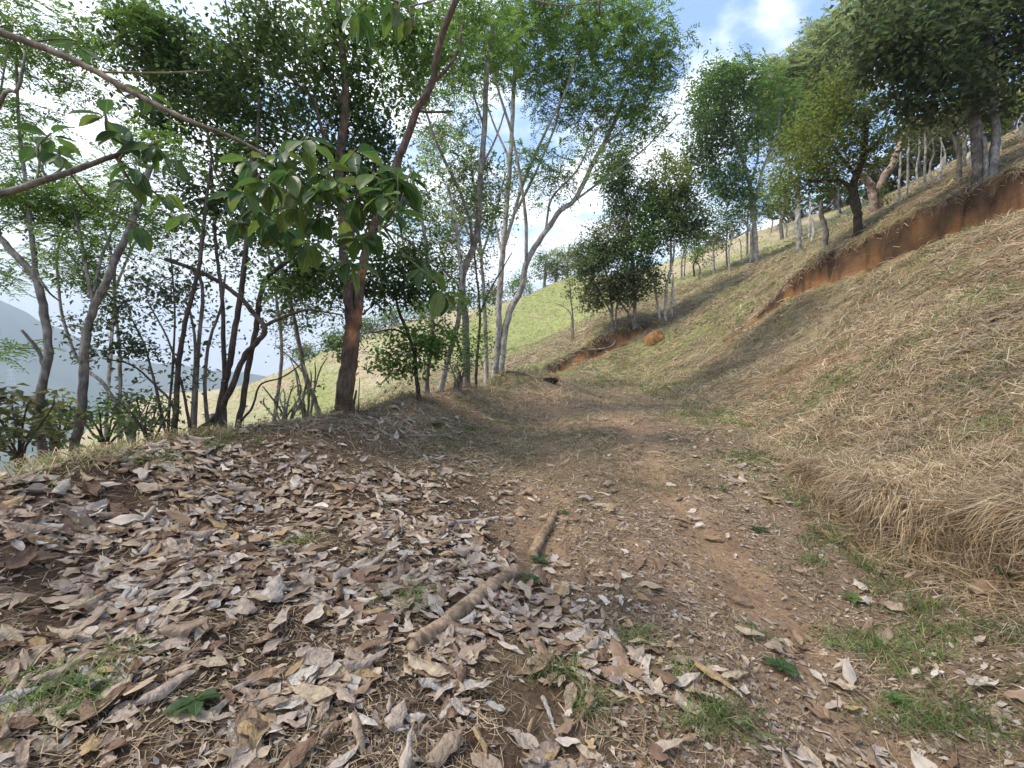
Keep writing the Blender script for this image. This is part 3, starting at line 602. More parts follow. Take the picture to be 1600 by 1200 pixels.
# --- right-hand hillside
GH = 'trees on the upper hillside'
tree('dense_small_tree', 'dense dark round-crowned tree above the far orange cut, leftmost of the hillside group', 'tree', 26,
  [(5,3,[(957,518),(956,480),(950,440),(940,400)]),(3,2,[(961,516),(965,470),(975,440)]),(3,2,[(955,490),(935,455),(925,430)])],
  [(945,430,42,45,0,1.3,36,'olive'),(945,430,42,45,0,1.3,16),(955,375,40,35,0,1.2,34,'olive'),(925,405,28,40,0,1.1,24),(975,450,28,32,0,1,20,'olive'),(925,465,22,20,0,.8,14,'olive')], 'dark', GREY, GH, leafs=34, scale=1.8, spread=.34, sub=1.35)
tree('vine_draped_tree', 'tree draped in dark climbing leaves with a yellow-green top behind the dense dark tree', 'tree', 27,
  [(6,4,[(990,512),(992,470),(990,430),(985,380),(975,310),(968,250)]),(4,2,[(990,430),(1015,360),(1035,300),(1042,250)]),(4,2,[(992,505),(975,480),(958,462)])],
  [(962,265,30,45,0,.9,44,'dark'),(975,315,24,42,0,.8,34,'dark'),(1040,285,42,42,0,1.3,52,'yellow'),(1030,345,55,38,0,1.4,60,'mid'),(1065,330,38,40,0,1.2,30,'olive'),(1000,390,45,40,0,1.2,44,'mid'),(1000,440,35,30,0,1,24,'olive')], 'mid', GREY, GH, leafs=32, scale=1.8, spread=.38, sub=1.5)
tree('white_barked_tree', 'pair of white-barked leaning stems beside the orange boulder', 'tree', 24,
  [(5,3,[(1040,500),(1041,450),(1048,422),(1048,380),(1050,345)]),(4,2,[(1032,504),(1025,462),(1019,430),(1000,408)]),(4,2,[(1044,432),(1052,405),(1053,375)]),(4,2,[(1050,465),(1052,430)])],
  [(1055,325,40,30,0,1.1,30),(1075,370,30,28,0,.9,22),(1095,340,26,30,0,1,20,'mid')], 'mid', WHITE, GH, leafs=26, scale=1.6, sub=.8, spread=.34)
tree('sapling', 'lone thin sapling with a tiny leaf tuft in front of the green far slope', 'tree', 25,
  [(3,1.5,[(895,534),(895,500),(892,465),(889,435)]),(1.5,1,[(893,495),(882,480),(868,474)]),(1.5,1,[(893,485),(903,478)])],[(893,450,9,16,0,.4,9),(888,430,8,12,0,.3,5)], 'olive', GREY, GH, leafs=14, scale=1.3, spread=.25)
tree('tall_hillside_tree', 'tall pale forked tree with a dark spreading crown in the middle of the hillside row', 'tree', 30,
  [(8,5,[(1182,408),(1180,370),(1176,330),(1172,290),(1160,250),(1145,210),(1130,160)]),(5,3,[(1176,330),(1190,270),(1206,230),(1216,195),(1220,150)]),(4,2,[(1172,290),(1185,240),(1180,190),(1175,130)]),(4,2,[(1174,365),(1165,350),(1155,345)])],
  [(1125,150,45,50,0,1.8,64,'mid'),(1105,205,36,45,0,1.5,42,'dark'),(1165,130,50,35,0,1.8,54,'feather'),(1215,180,38,45,0,1.5,36,'feather'),(1150,215,45,35,0,1.4,30,'mid'),(1140,285,45,26,0,1.4,34,'mid'),(1190,315,40,22,0,1.4,26,'feather'),(1095,260,25,28,0,1.2,16,'dark')], 'mid', PALE, GH, leafs=34, scale=2.0, spread=.5, sub=1.7)
tree('feathery_hillside_tree', 'pale-green tall feathery tree rising above the small dark round tree', 'tree', 32,
  [(8,5,[(1250,372),(1246,320),(1250,260),(1262,200),(1280,140)]),(5,3,[(1250,260),(1235,210),(1225,160)]),(5,3,[(1262,200),(1300,140),(1330,90)])],
  [(1250,130,60,45,0,2,66),(1295,85,55,42,0,2,60),(1235,195,48,45,0,1.8,46),(1335,50,55,45,0,2,54),(1280,170,50,45,0,1.8,44),(1215,135,35,28,0,1.4,24)], 'pale', PALE, GH, leafs=56, scale=2.2, spread=.6, sub=1.7)
tree('round_dark_tree', 'small dark tree with a rounded low leafy crown close above the earth cut', 'tree', 12.6,
  [(13,9,[(1341,366),(1340,335),(1334,315),(1335,288),(1342,262),(1350,238),(1352,190,.1)]),(8,4,[(1335,318),(1328,294),(1312,282,-.2),(1284,284,-.3),(1255,280,-.3)]),(6,3,[(1338,275),(1310,240,.2),(1285,210,.3)]),(6,3,[(1346,250),(1375,215,.2),(1390,180,.3)]),(4,2,[(1335,318),(1345,326,.2),(1340,300,.3)])],
  [(1290,215,62,50,0,1,88),(1325,160,52,42,0,.9,64),(1252,265,45,35,0,.8,52),(1370,190,42,45,0,.9,44),(1228,305,26,22,0,.5,18),(1320,245,55,30,.3,.8,44),(1300,130,40,20,0,.7,24),(1375,240,30,20,0,.6,12),(1290,290,40,14,0,.5,14)],
  'yellow', DARKB, GH, leafs=24, scale=1.0, spread=.24)
tree('broken_tree', 'thick pale trunk with one limb snapped short and the other bent over to the right', 'tree', 18,
  [(13,9,[(1366,332),(1364,305),(1358,286),(1346,273),(1336,270)]),(11,8,[(1374,330),(1374,295),(1381,275),(1393,260),(1404,235),(1416,206),(1436,190),(1460,180)]),(4,2,[(1416,206),(1430,170),(1440,140)])],
  [(1384,300,8,18,-.2,.3,8)], 'mid', (.34,.25,.20), GH, leafs=16, scale=1, spread=.15)
LEAFY = GH
tree('large_leaved_tree', 'big ringed dark trunk above the earth cut under a heavy crown of large leaves', 'tree', 11.3,
  [(17,12,[(1531,285),(1530,255),(1525,210),(1522,170),(1518,120),(1508,50),(1500,-40)]),(7,3,[(1520,150),(1490,110,-.3),(1440,80,-.6),(1390,55,-.8)]),(6,3,[(1512,80),(1480,20,.2),(1430,-30,.3)]),(5,3,[(1523,180),(1540,140,-.2),(1580,100,-.3)])],
  [(1400,55,60,45,-.5,.9,66),(1465,70,70,60,-.3,1,80),(1540,50,70,55,-.2,1,70),(1420,120,48,40,-.3,.8,44),(1490,150,58,32,-.2,.8,40),(1580,110,50,45,-.2,.8,36),(1360,90,34,40,-.4,.6,28),(1440,0,110,30,0,1,60),(1540,-20,90,40,0,1,44),(1440,165,36,24,-.2,.5,14)],
  'big', (.17,.145,.13), LEAFY, leafs=17, scale=.95, spread=.27)
tree('large_leaved_tree', 'grey curved trunk close behind the big ringed trunk above the earth cut', 'tree', 11.9,
  [(13,9,[(1549,276),(1553,242),(1556,205),(1553,160),(1547,115),(1542,50)]),(6,5,[(1541,272),(1540,240),(1538,215)])],
  [(1560,30,60,50,0,.9,40),(1600,60,50,60,0,.8,34),(1572,170,30,14,0,.5,8)], 'big', (.24,.22,.2), LEAFY, leafs=16, scale=.95, spread=.27)
# slim trunks standing behind, each its own
thin = [(1091,432,2.5,38,31,'thin grey pole beside a short dark stem left of the tall pale forked tree',GREY),(1085,428,3,40,33,'short dark stem with dry leaves between the white-barked pair and the tall forked tree',DARKB),
 (1140,420,3,75,29,'thin white pole just left of the tall pale forked tree',WHITE),(1136,412,3,70,32,'grey leaning pole behind the thin white pole',GREY),(1116,424,4,45,33,'small pale-footed stem under dark leaves in the hillside row',PALE),
 (1161,408,2,35,31,'very thin short white stem left foot of the tall pale forked tree',WHITE),(1167,395,4,60,36,'grey trunk directly behind the tall pale forked tree',GREY),(1222,370,6,75,30,'stout grey trunk right of the tall pale forked tree',GREY),
 (1228,366,3,30,29,'short thin stem touching the stout grey trunk',PALE),(1248,368,7,50,22,'stocky pale trunk under the left end of the round dark crown',PALE),(1268,374,4,58,19,'slim white trunk between the stocky pale trunk and the dark grey trunk',WHITE),
 (1288,384,9,70,14.4,'straight dark grey trunk left of the small round dark tree',GREY),(1314,330,4,40,26,'faint grey trunk seen under the round dark crown',GREY),
 (1405,312,4,80,20,'ragged white trunk hung with dry strips right of the broken tree',WHITE),(1416,305,4,90,20,'second ragged white trunk hung with dry strips, right of the first',WHITE),
 (1434,290,3,75,24,'wavy thin white stem in the upper wood',WHITE),(1446,292,4,85,23,'straight white stem with a stub at its foot in the upper wood',WHITE),(1456,284,3,65,25,'crooked thin white stem right of the straight white stem',WHITE),
 (1468,280,6,34,23,'ragged white broken stump in the upper wood',WHITE),(1497,280,8,90,18,'purplish grey trunk left of the big ringed trunk',GREY),(1508,256,6,80,24,'yellowish straight trunk behind the purplish grey trunk',PALE),(1517,256,7,28,22,'short pale stump against the big ringed trunk',WHITE),
 (1563,236,6,110,20,'pale forked trunk right of the grey curved trunk',WHITE),(1596,212,5,120,22,'pale trunk at the right frame edge in the bright green brush',PALE),(1204,360,2.5,40,40,'hair-thin pale stem far back under the tall trees',PALE),(1065,430,3,60,34,'thin grey pole right of the white-barked pair',GREY),(1475,262,3,60,30,'thin pale pole far back between stump and purplish trunk',PALE)]
for i, (u, v, w_, h_, t, lab, bk) in enumerate(thin):
    lean = random.uniform(-6, 6); b = random.uniform(-4, 4)
    st = [(w_, w_*.6, [(u, v+4), (u+lean*.3+b, v-h_*.35), (u+lean*.7-b*.6, v-h_*.7), (u+lean, v-h_)])]
    if h_ > 55: st.append((w_*.5, w_*.3, [(u+lean*.7-b*.6, v-h_*.7), (u+lean*.7+random.choice((-1, 1))*12, v-h_*.9), (u+lean+random.choice((-1, 1))*22, v-h_*1.1)]))
    cl = []
    if 1060 < u < 1180 and h_ > 36: cl = [(u, v-h_, 26, 20, 0, .9, 14, random.choice(['dark', 'mid', 'olive']))]
    if u > 1425 and h_ > 55: cl = [(u, v-h_-12, 26, 18, 0, .9, 12, 'olive')]
    if u in (1222, 1204): cl = [(u, v-h_-20, 34, 24, 0, 1.2, 24, 'pale')]
    if u in (1563, 1596): cl = [(u+10, v-h_+40, 30, 30, 0, 1.2, 26, 'yellow')]
    tree('slim_trunk', lab, 'tree', t, st, cl, 'mid', bk, GH, leafs=26, scale=1.6, spread=.4)
# brush behind the upper wood
for i, (u, v, ru, rv, t, kd, lab) in enumerate([(1440,235,42,42,27,'olive','dull olive thicket behind the ragged white trunks'),(1500,212,55,42,27,'olive','brownish thicket behind the purplish grey trunk'),(1585,180,45,45,27,'yellow','bright yellow-green thicket at the right frame edge behind the grey curved trunk'),
   (1240,330,50,22,46,'olive','dry straw-coloured brush far behind the stocky pale trunk'),(1130,375,60,18,56,'olive','pale dry brush far up the slope behind the thin white pole'),(1385,275,30,34,30,'olive','thicket behind the broken pale trunk'),(1310,305,30,22,38,'mid','green thicket under the round dark crown')]):
    shrub(lab, u, v+rv, t, ru, rv*2, 70, kd, GREY, 30, 2.1, name='thicket', nst=9, clus=[(u, v, ru, rv, 0, 2, 100)], group='thickets behind the hillside trees')
for (u, v, w_, h_, kd, lab) in [(640,560,9,10,'olive','small round bush on the far slope right of the thick red-brown trunk'),(470,640,8,9,'olive','tiny bush low on the tan far slope left of the slanting grey stem'),(690,545,7,7,'olive','dry tuft-like bush on the far slope behind the pale leaning stem'),(330,655,10,9,'olive','small bush low on the tan slope behind the knobby stem cluster')]:
    shrub(lab, u, v, G(u, v)[1], w_, h_, 12, kd, GREY, 16, 2.2, name='bush', nst=4, group='bushes on the far slope')
# trees on the far ridge
ridge = [(812,462,30,'mid','leafy tree at the left end of the far ridge, seen between the twin pale stems'),(850,440,45,'mid','rounded green tree on the far ridge left of the dry hedge'),(868,434,40,'pale','pale bare-topped tree on the far ridge'),(885,432,50,'pale','tallest pale tree on the far ridge right of the bare-topped one'),(905,428,45,'olive','brownish tree on the far ridge above a straw bank'),(925,428,55,'mid','green tree on the far ridge behind the dense dark tree'),(770,478,30,'olive','small tree on the far ridge behind the rough grey trunk'),(700,498,34,'olive','dry bush on the far ridge behind the pale leaning stem'),(655,505,36,'mid','low green tree on the far ridge right of the thick red-brown trunk'),(610,516,36,'mid','spreading tree on the far ridge behind the young bright tree'),(575,528,30,'mid','low bush touching the right side of the thick red-brown trunk, far behind'),(520,545,26,'mid','bush on the far ridge left of the thick red-brown trunk'),(475,562,22,'olive','low bush at the left end of the far ridge')]
for (u, v, h_, kd, lab) in ridge:
    t = 70
    tree('ridge_tree', lab, 'tree', t, [(3,1.5,[(u, v+3), (u+2, v-h_*.5), (u+4, v-h_)]), (2,1,[(u+2, v-h_*.45), (u-8, v-h_*.8)]), (2,1,[(u+2, v-h_*.4), (u+12, v-h_*.85)])],
         [(u+4, v-h_*.82, h_*.30, h_*.22, 0, 2, 14), (u-h_*.25, v-h_*.55, h_*.25, h_*.2, 0, 2, 10), (u+h_*.32, v-h_*.5, h_*.22, h_*.22, 0, 2, 10, 'pale'), (u, v-h_*.18, h_*.5, h_*.12, 0, 2, 8, 'olive')], kd, PALE, 'trees along the far ridge', leafs=24, scale=3.2, spread=.75, twig=.002)

# ------------------------------------------------------------------ big-leaved branches reaching in from the left
def big_leaf_mesh(seed, green):
    r = random.Random(seed); nu, nv = 9, 4
    V = []; C = []
    L = 1.0; W = r.uniform(.46, .56); curl = r.uniform(-.25, .35); droop = r.uniform(.1, .35); wave = r.uniform(.01, .03)
    for i_ in range(nu):
        s = i_/(nu-1); wid = W*.5*(math.sin(math.pi*min(1, s**.82))**.75 if 0 < s < 1 else 0.012)*(1.12 if s > .45 else 1)
        for j_ in range(-nv, nv+1):
            q = (0, .045, .3, .65, 1)[abs(j_)]*(1 if j_ > 0 else -1); z = abs(q)**1.5*wid*(.28+curl*.4)-droop*s*s+wave*math.sin(s*19)*abs(q)
            V.append((q*wid, s*L, z))
            vein = abs(q) < .02
            side = (abs(((s-abs(q)*.22)*8.5) % 1-.5) < .10)
            k = 1.0 if not vein else 2.2
            if side and abs(q) > .1: k *= 1.22
            n = 1+.18*(hash2(np.int64(i_), np.int64(j_+9), seed)-.5)
            cc = np.array(green)*k*n
            if vein: cc = np.array((.24, .29, .11))
            C.append(cc)
    w_ = 2*nv+1; Fc = [(i_*w_+j_, i_*w_+j_+1, (i_+1)*w_+j_+1, (i_+1)*w_+j_) for i_ in range(nu-1) for j_ in range(w_-1)]
    # stalk
    pv, pf = tube(np.array([(0, -.16, .05), (0, -.06, .01), (0, .02, 0)]), [.012, .012, .012], 5)
    n0 = len(V); V = np.vstack([np.array(V), pv]); C = np.vstack([np.array(C), np.tile((.16, .19, .06), (len(pv), 1))])
    Fc = np.array(Fc); Fc = np.vstack([Fc[:, [0, 1, 2]], Fc[:, [0, 2, 3]], pf+n0])
    return mesh('leaf', V, Fc, M_GLOSSY, C, True)
protos = [big_leaf_mesh(s, g) for s, g in [(1, (.055, .125, .026)), (2, (.045, .105, .028)), (3, (.075, .15, .028)), (4, (.035, .085, .032)), (5, (.10, .165, .03)), (6, (.04, .09, .022)), (7, (.13, .18, .04)), (8, (.06, .11, .045)), (9, (.085, .12, .03))]]
tb = 2.45
bx, by = -3.55, 2.1; bz = hz(bx, by); org = np.array((bx, by, bz))
fig = thing('large_leaved_tree', 'tree reaching in from the left edge with bare limbs and big glossy leaves', 'tree', org)
def addtube(pts, rad, nm, c=(.24, .2, .165), sides=9):
    L, r = smooth_line(pts, rad, 5, .06); V, T = tube(L, r, sides, .05); a = Acc(); a.add(V, T, vary(c, len(V), .12, .04)); obj(nm, a.mesh(nm, M_BARK, org, True), fig); return L
addtube([(bx, by, bz-.1), (bx-.03, by, bz+.5), (bx+.05, by+.02, 1.6), (bx-.02, by, 2.6), (bx-.1, by-.1, 4.0), (bx+.1, by, 5.4)], [.12, .1, .09, .08, .06, .03], 'trunk', sides=12)
B1p = [(-255,-70),(-120,10),(0,50),(110,92),(210,146),(290,186),(370,218),(430,252),(480,290),(540,338),(600,356)]
B1 = addtube([P(u, v, tb+.1*math.sin(k)*.5) for k, (u, v) in enumerate(B1p)], [.024,.022,.019,.017,.0145,.012,.009,.007,.006,.005,.004], 'limb', (.22, .165, .125))
B2p = [(-262,360),(-120,330),(0,303),(90,275),(180,243),(245,224)]
B2 = addtube([P(u, v, 2.3) for (u, v) in B2p], [.024,.02,.017,.0145,.011,.006], 'limb', (.17, .145, .115))
B3 = addtube([P(u, v, 2.6) for (u, v) in [(-240,-330),(-60,-260),(200,-150),(420,-70),(560,-20),(640,10)]], [.03,.026,.02,.014,.01,.005], 'limb')
B4 = addtube([P(u, v, 2.55) for (u, v) in [(640,10),(760,-15),(870,8),(935,2)]], [.005,.005,.004,.003], 'limb')
skel = np.vstack([B1, B2, B3, B4])
ros = [(455,265,2.3,5),(505,262,2.45,6),(420,280,2.3,5),(380,290,2.4,6),(520,280,2.35,5),(560,330,2.35,6),(600,300,2.5,5),(460,345,2.4,6),(500,360,2.45,6),(420,365,2.6,6),(375,370,2.7,6),(625,330,2.6,5),(545,430,2.55,4),(478,212,2.42,6),(440,235,2.4,5),(392,246,2.35,5),(556,232,2.5,6),(585,268,2.45,5),(622,275,2.4,6),(640,300,2.5,4),(548,300,2.6,5),(500,320,2.3,5),(470,290,2.5,5),(430,310,2.6,6),(400,345,2.7,7),(440,380,2.75,7),(560,395,2.4,6),(600,330,2.3,6),(612,352,2.3,6),(580,385,2.5,5),(535,360,2.6,5),(480,400,2.75,5),(370,330,2.8,5),(665,440,2.6,5),(690,475,2.55,4),
       (165,178,2.2,5),(190,205,2.25,4),(210,255,2.2,5),(245,225,2.3,6),(195,275,2.25,4),(270,240,2.4,4),(80,208,2.4,5),(90,235,2.4,5),(65,225,2.45,4),(255,300,2.6,5),(215,350,2.7,5),(290,330,2.8,4),(230,140,2.6,4),(120,65,2.7,4),
       (560,12,2.6,6),(620,5,2.6,6),(650,25,2.6,5),(500,-5,2.6,5),(440,20,2.7,6),(400,15,2.8,5),(855,2,2.55,3),(890,0,2.55,3),(938,0,2.5,3),(520,45,2.8,5),(360,60,2.9,5),(330,110,2.9,5)]
nl = 0
for (u, v, t, n) in ros:
    if v > 290 and u > 350: v -= 28
    if 350 < u < 640 and n > 5: n -= 1
    s = P(u, v, t); a = skel[int(np.argmin(((skel-s)**2).sum(1)))]
    L, r = smooth_line([a, (a+s)/2+RNG.normal(0, .03, 3)+np.array((0, 0, -.02)), s], [.006, .005, .0045], 4)
    V, T = tube(L, r, 6); obj('twig', mesh('twig', V-org, T, M_BARK, np.tile((.20, .19, .10), (len(V), 1)), True), fig)
    ax = unit(s-a); a0 = random.uniform(0, 6.28)
    for k in range(n+1):
        if nl >= 300: break
        an = a0+k*2.4; hd = Vector((math.cos(an), math.sin(an)*.9, random.uniform(-1.5, .15)))+Vector(ax)*.35
        hd.normalize()
        o = bpy.data.objects.new('leaf', random.choice(protos)); COL.objects.link(o); o.parent = fig
        sc = random.uniform(.10, .168)*(.85 if u < 340 else 1); nv_ = Vector((random.uniform(-.4, .4), random.uniform(-.4, .4), 1)); 
        sdv = hd.cross(nv_).normalized(); nv_ = sdv.cross(hd)
        from mathutils import Matrix
        M = Matrix((sdv, hd, nv_)).transposed().to_4x4()
        o.matrix_local = Matrix.Translation(Vector(s-org)+hd*(.16*sc)-Vector((0, 0, random.uniform(0, .03)))) @ M @ Matrix.Scale(sc, 4); nl += 1
# small green figs by the lower limb
for (u, v) in [(213,176),(248,222),(252,228)]:
    p = P(u, v, 2.24); V = []; 
    th = np.linspace(0, math.pi, 6); ph = np.arange(8)*math.pi/4
    V = np.array([(math.sin(a)*math.cos(b)*.013, math.sin(a)*math.sin(b)*.013, math.cos(a)*.015) for a in th for b in ph])+p-org
    Fq = [(i_*8+j_, (i_+1)*8+j_, (i_+1)*8+(j_+1) % 8, i_*8+(j_+1) % 8) for i_ in range(5) for j_ in range(8)]
    obj('green_fig', mesh('green_fig', V, Fq, M_GLOSSY, np.tile((.25, .33, .05), (len(V), 1)), True), fig)

# ------------------------------------------------------------------ fallen leaves
def dry_leaf(seed):
    r = random.Random(seed); nu, nv = 7, 2; V = []; sh = []
    W = r.uniform(.30, .52); roll = r.choice((r.uniform(.08, .5), r.uniform(.2, .8), r.uniform(.7, 1.6)))*r.choice((1, 1, -1)); bend = r.uniform(-.35, .35); cut = r.choice((1, 1, r.uniform(.55, .9))); bite = r.uniform(.2, .8); tw = r.uniform(-.6, .6); ph = r.uniform(0, 6)
    for i_ in range(nu):
        s = i_/(nu-1)*cut; wid = W*.5*max(.02, math.sin(math.pi*min(1, s**.85))**.8)*(1-(.35 if abs(s-bite) < .09 else 0))*(1+r.uniform(-.3, .22))
        for j_ in range(-nv, nv+1):
            q = j_/nv; a = q*roll*1.25
            xx = math.sin(a)/max(abs(roll*1.25), .05)*wid if abs(roll) > .05 else q*wid
            zz = (1-math.cos(a))/max(abs(roll*1.25), .05)*wid*(1 if roll > 0 else -1)+.03*math.sin(s*9+ph)*abs(q)+r.uniform(-.028, .028)
            t_ = tw*(s-.5); xx, zz = xx*math.cos(t_)-zz*math.sin(t_), xx*math.sin(t_)+zz*math.cos(t_)
            V.append((xx, s-.5, zz+bend*(s-.5)**2*1.2)); sh.append((.78 if j_ == 0 else 1)*r.uniform(.86, 1.1)*(1-.16*(i_ % 2)*(j_ != 0)))
    w_ = 2*nv+1; Fc = np.array([(i_*w_+j_, i_*w_+j_+1, (i_+1)*w_+j_+1, (i_+1)*w_+j_) for i_ in range(nu-1) for j_ in range(w_-1)])
    V = np.array(V); V[:, 2] -= V[:, 2].min()
    return V, np.vstack([Fc[:, [0, 1, 2]], Fc[:, [0, 2, 3]]]), np.array(sh)
DL = [dry_leaf(s) for s in range(28)]
DCOL = [(.46, .37, .295), (.54, .46, .38), (.39, .295, .215), (.32, .22, .145), (.23, .145, .095), (.50, .40, .28), (.42, .30, .16), (.60, .54, .465)]
DW = np.array([5, 3.2, 5, 4, 3, 3, 1.3, 1.4]); DW /= DW.sum()
def litter_points(n, rmax, fn):
    P_ = []; tot = 0
    while tot < n:
        m = n*3; r = np.sqrt(RNG.uniform(.9**2, rmax**2, m)); th = np.radians(RNG.uniform(-61, 60, m)); x = r*np.sin(th); y = r*np.cos(th)
        k = RNG.uniform(0, 1, m) < fn(x, y); q = np.stack([x[k], y[k]], -1); P_.append(q); tot += len(q)
    return np.vstack(P_)[:n]
def litter_density(x, y):
    a = litter_mask(x, y)
    cl = sstep(.40, .60, fbm(x*2.3, y*2.3, 3, 101))
    base = a*(.10+.90*cl)*(1-.78*sstep(2.6, 5, y))
    d, p = seg_dist(x, y, TOE)
    strip = np.exp(-((d+.55)/.35)**2)*.16*sstep(.45, .6, fbm(x*1.2, y*1.2, 3, 103))
    near = .11*(1-sstep(2.2, 3.6, y))*cl*(1-sstep(1.2, 2.2, x))
    mid = .045*sstep(.5, .62, fbm(x*.9, y*.9, 3, 105))*(x < 4)
    return np.clip(np.maximum.reduce([base, strip, near, mid])+.012, 0, 1)
def frame_at(x, y):
    e = .04; hx = (height(x+e, y)-height(x-e, y))/(2*e); hy = (height(x, y+e)-height(x, y-e))/(2*e)
    return unit(np.stack([-hx, -hy, np.ones_like(hx)], -1))
pts = litter_points(9000, 9.5, litter_density)
LOGL = np.array([G(u, v)[0][:2] for u, v in [(622,1026),(675,990),(745,938),(800,900),(832,872),(868,804)]])
pts = pts[np.abs(seg_dist(pts[:, 0], pts[:, 1], LOGL)[0]) > .075]
z = height(pts[:, 0], pts[:, 1]); nrm = frame_at(pts[:, 0], pts[:, 1])
n = len(pts); ln = RNG.uniform(.07, .19, n)*RNG.choice([1, .9, .45, .6, .75, 1.25], n); lift = RNG.uniform(.0, .03, n)
tilt = unit(nrm+RNG.normal(0, .18, (n, 3))); ang = RNG.uniform(0, 2*math.pi, n)
e1 = unit(np.cross(tilt, np.stack([np.cos(ang), np.sin(ang), 0*ang], -1))); e2 = np.cross(tilt, e1)
pos = np.stack([pts[:, 0], pts[:, 1], z+lift], -1)
uu, vv, dd = project(pos)
size = ln/np.maximum(dd, .3)*((uu > -20) & (uu < 1620) & (vv < 1215))
solo = np.argsort(-size)[:300]; solo_set = np.zeros(n, bool); solo_set[solo] = True
ci = RNG.choice(len(DCOL), n, p=DW); pi_ = RNG.integers(0, len(DL), n)
# the 300 that show largest: one object each
cname = ['pale grey-brown', 'silvery pale', 'mid brown', 'dull brown', 'dark brown', 'straw tan', 'ochre yellow', 'bleached whitish']
LM = [(306,1105,'the glossy dark seedling at bottom left'),(650,1005,'the lower end of the buried log'),(800,895,'the upper end of the buried log'),(855,835,'the short brown stump'),(850,900,'the two small seedlings beside the log'),
 (870,1130,'the bleached split stalk at bottom centre'),(735,1105,'the thin curving straw stalk'),(60,1090,'the grass tuft in the bottom left corner'),(190,1020,'the small grass tuft in the deep litter'),(40,772,'the brown stick at the left edge'),
 (480,850,'the grass blades in the middle of the litter'),(562,909,'the left yellow-green fruit'),(685,896,'the right yellow-green fruit'),(740,815,'the slender pale stick'),(690,742,'the foot of the forked pale branch'),(1225,1050,'the seedling right of the track'),
 (1050,915,'the bare orange spot on the track'),(1210,940,'the long bare orange patch'),(1188,832,'the seedling near the straw lip'),(1400,1100,'the bright sprout at lower right'),(1330,885,'the green tuft by the drain'),(1000,1000,'the middle of the near track'),(1120,1160,'the bottom edge right of centre'),(560,1160,'the bottom edge left of centre'),(420,1010,'the centre of the deep litter'),(150,900,'the left part of the deep litter'),(330,800,'the back of the deep litter')]
def leaf_label(i_):
    u, v = uu[i_], vv[i_]; k = min(range(len(LM)), key=lambda q: (LM[q][0]-u)**2+(LM[q][1]-v)**2); du, dv = u-LM[k][0], v-LM[k][1]
    wh = ('right of' if du > 0 else 'left of') if abs(du) > abs(dv) else ('just below' if dv > 0 else 'just above')
    V = DL[pi_[i_]][0]; ww = np.ptp(V[:, 0]); hh = np.ptp(V[:, 2]); sh = 'rolled' if ww < .27 else ('cupped' if hh > .2 else 'flat'); sz = 'big' if ln[i_] > .16 else ('small' if ln[i_] < .11 else 'medium')
    return '%s %s %s leaf %s %s' % (sz, cname[ci[i_]], sh, wh, LM[k][2])
cache = {}
for i_ in solo:
    key = (int(pi_[i_]), int(ci[i_]))
    if key not in cache:
        V, T, sh = DL[key[0]]; cache[key] = mesh('fallen_leaf', V, T, M_DRY, np.array(DCOL[key[1]])[None]*sh[:, None], True)
    o = bpy.data.objects.new('fallen_leaf', cache[key]); COL.objects.link(o)
    s = float(ln[i_]); M = np.eye(4); M[:3, 0] = e1[i_]*s; M[:3, 1] = e2[i_]*s; M[:3, 2] = tilt[i_]*s; M[:3, 3] = pos[i_]
    o.matrix_world = Matrix(M.tolist())
    tag(o, leaf_label(i_), 'leaf', 'fallen leaves of the litter')
a = Acc()
for k in range(len(DL)):
    idx = np.where((pi_ == k) & ~solo_set)[0]; V, T, sh = DL[k]; m = len(idx)
    s = ln[idx][:, None, None]
    W3 = pos[idx][:, None]+s*(V[None, :, 0:1]*e1[idx][:, None]+V[None, :, 1:2]*e2[idx][:, None]+V[None, :, 2:3]*tilt[idx][:, None])
    C = (np.array(DCOL)[ci[idx]]*RNG.uniform(.8, 1.15, (m, 1)))[:, None]*sh[None, :, None]
    a.add(W3.reshape(-1, 3), (T[None]+(np.arange(m)*len(V))[:, None, None]).reshape(-1, 3), C.reshape(-1, 3))
lit = obj('leaf_litter', a.mesh('leaf_litter', M_DRY, smooth=True)); lit['kind'] = 'stuff'

# crumbs of leaf and bark
rutf = lambda x, y: sum(np.exp(-(np.abs(x-track_x(y)-o_)/.25)**2) for o_ in (-.7, .7))*(1-sstep(12, 19, y))*sstep(.34, .5, fbm(x*1.7, y*.9, 3, 52))
def flat_bits(npt, rmin, rmax, fn, Lr, asp, cols, lift=.012, tilt_s=.35, logr=True):
    P_ = []; tot = 0
    while tot < npt:
        m = npt*2; r = np.exp(RNG.uniform(math.log(rmin), math.log(rmax), m)); th = np.radians(RNG.uniform(-60, 64, m)); x = r*np.sin(th); y = r*np.cos(th)
        k = RNG.uniform(0, 1, m) < fn(x, y); P_.append(np.stack([x[k], y[k]], -1)); tot += k.sum()
    p = np.vstack(P_)[:npt]; x, y = p.T; z = height(x, y); nr_ = unit(frame_at(x, y)+RNG.normal(0, tilt_s, (npt, 3))); r = np.hypot(x, y)
    an = RNG.uniform(0, 6.283, npt); d = unit(np.cross(nr_, np.stack([np.cos(an), np.sin(an), 0*an], -1)))
    L = RNG.uniform(*Lr, npt)*(1+r/14)
    V, T = leaf_quads(np.stack([x, y, z+RNG.uniform(.002, lift, npt)], -1)-d*L[:, None]*.5, d, nr_, L, L*RNG.uniform(asp*.6, asp*1.3, npt), .12)
    c = np.array(cols)[RNG.integers(0, len(cols), npt)]*RNG.uniform(.7, 1.25, (npt, 1))
    return V, T, c.repeat(4, 0)
a = Acc()
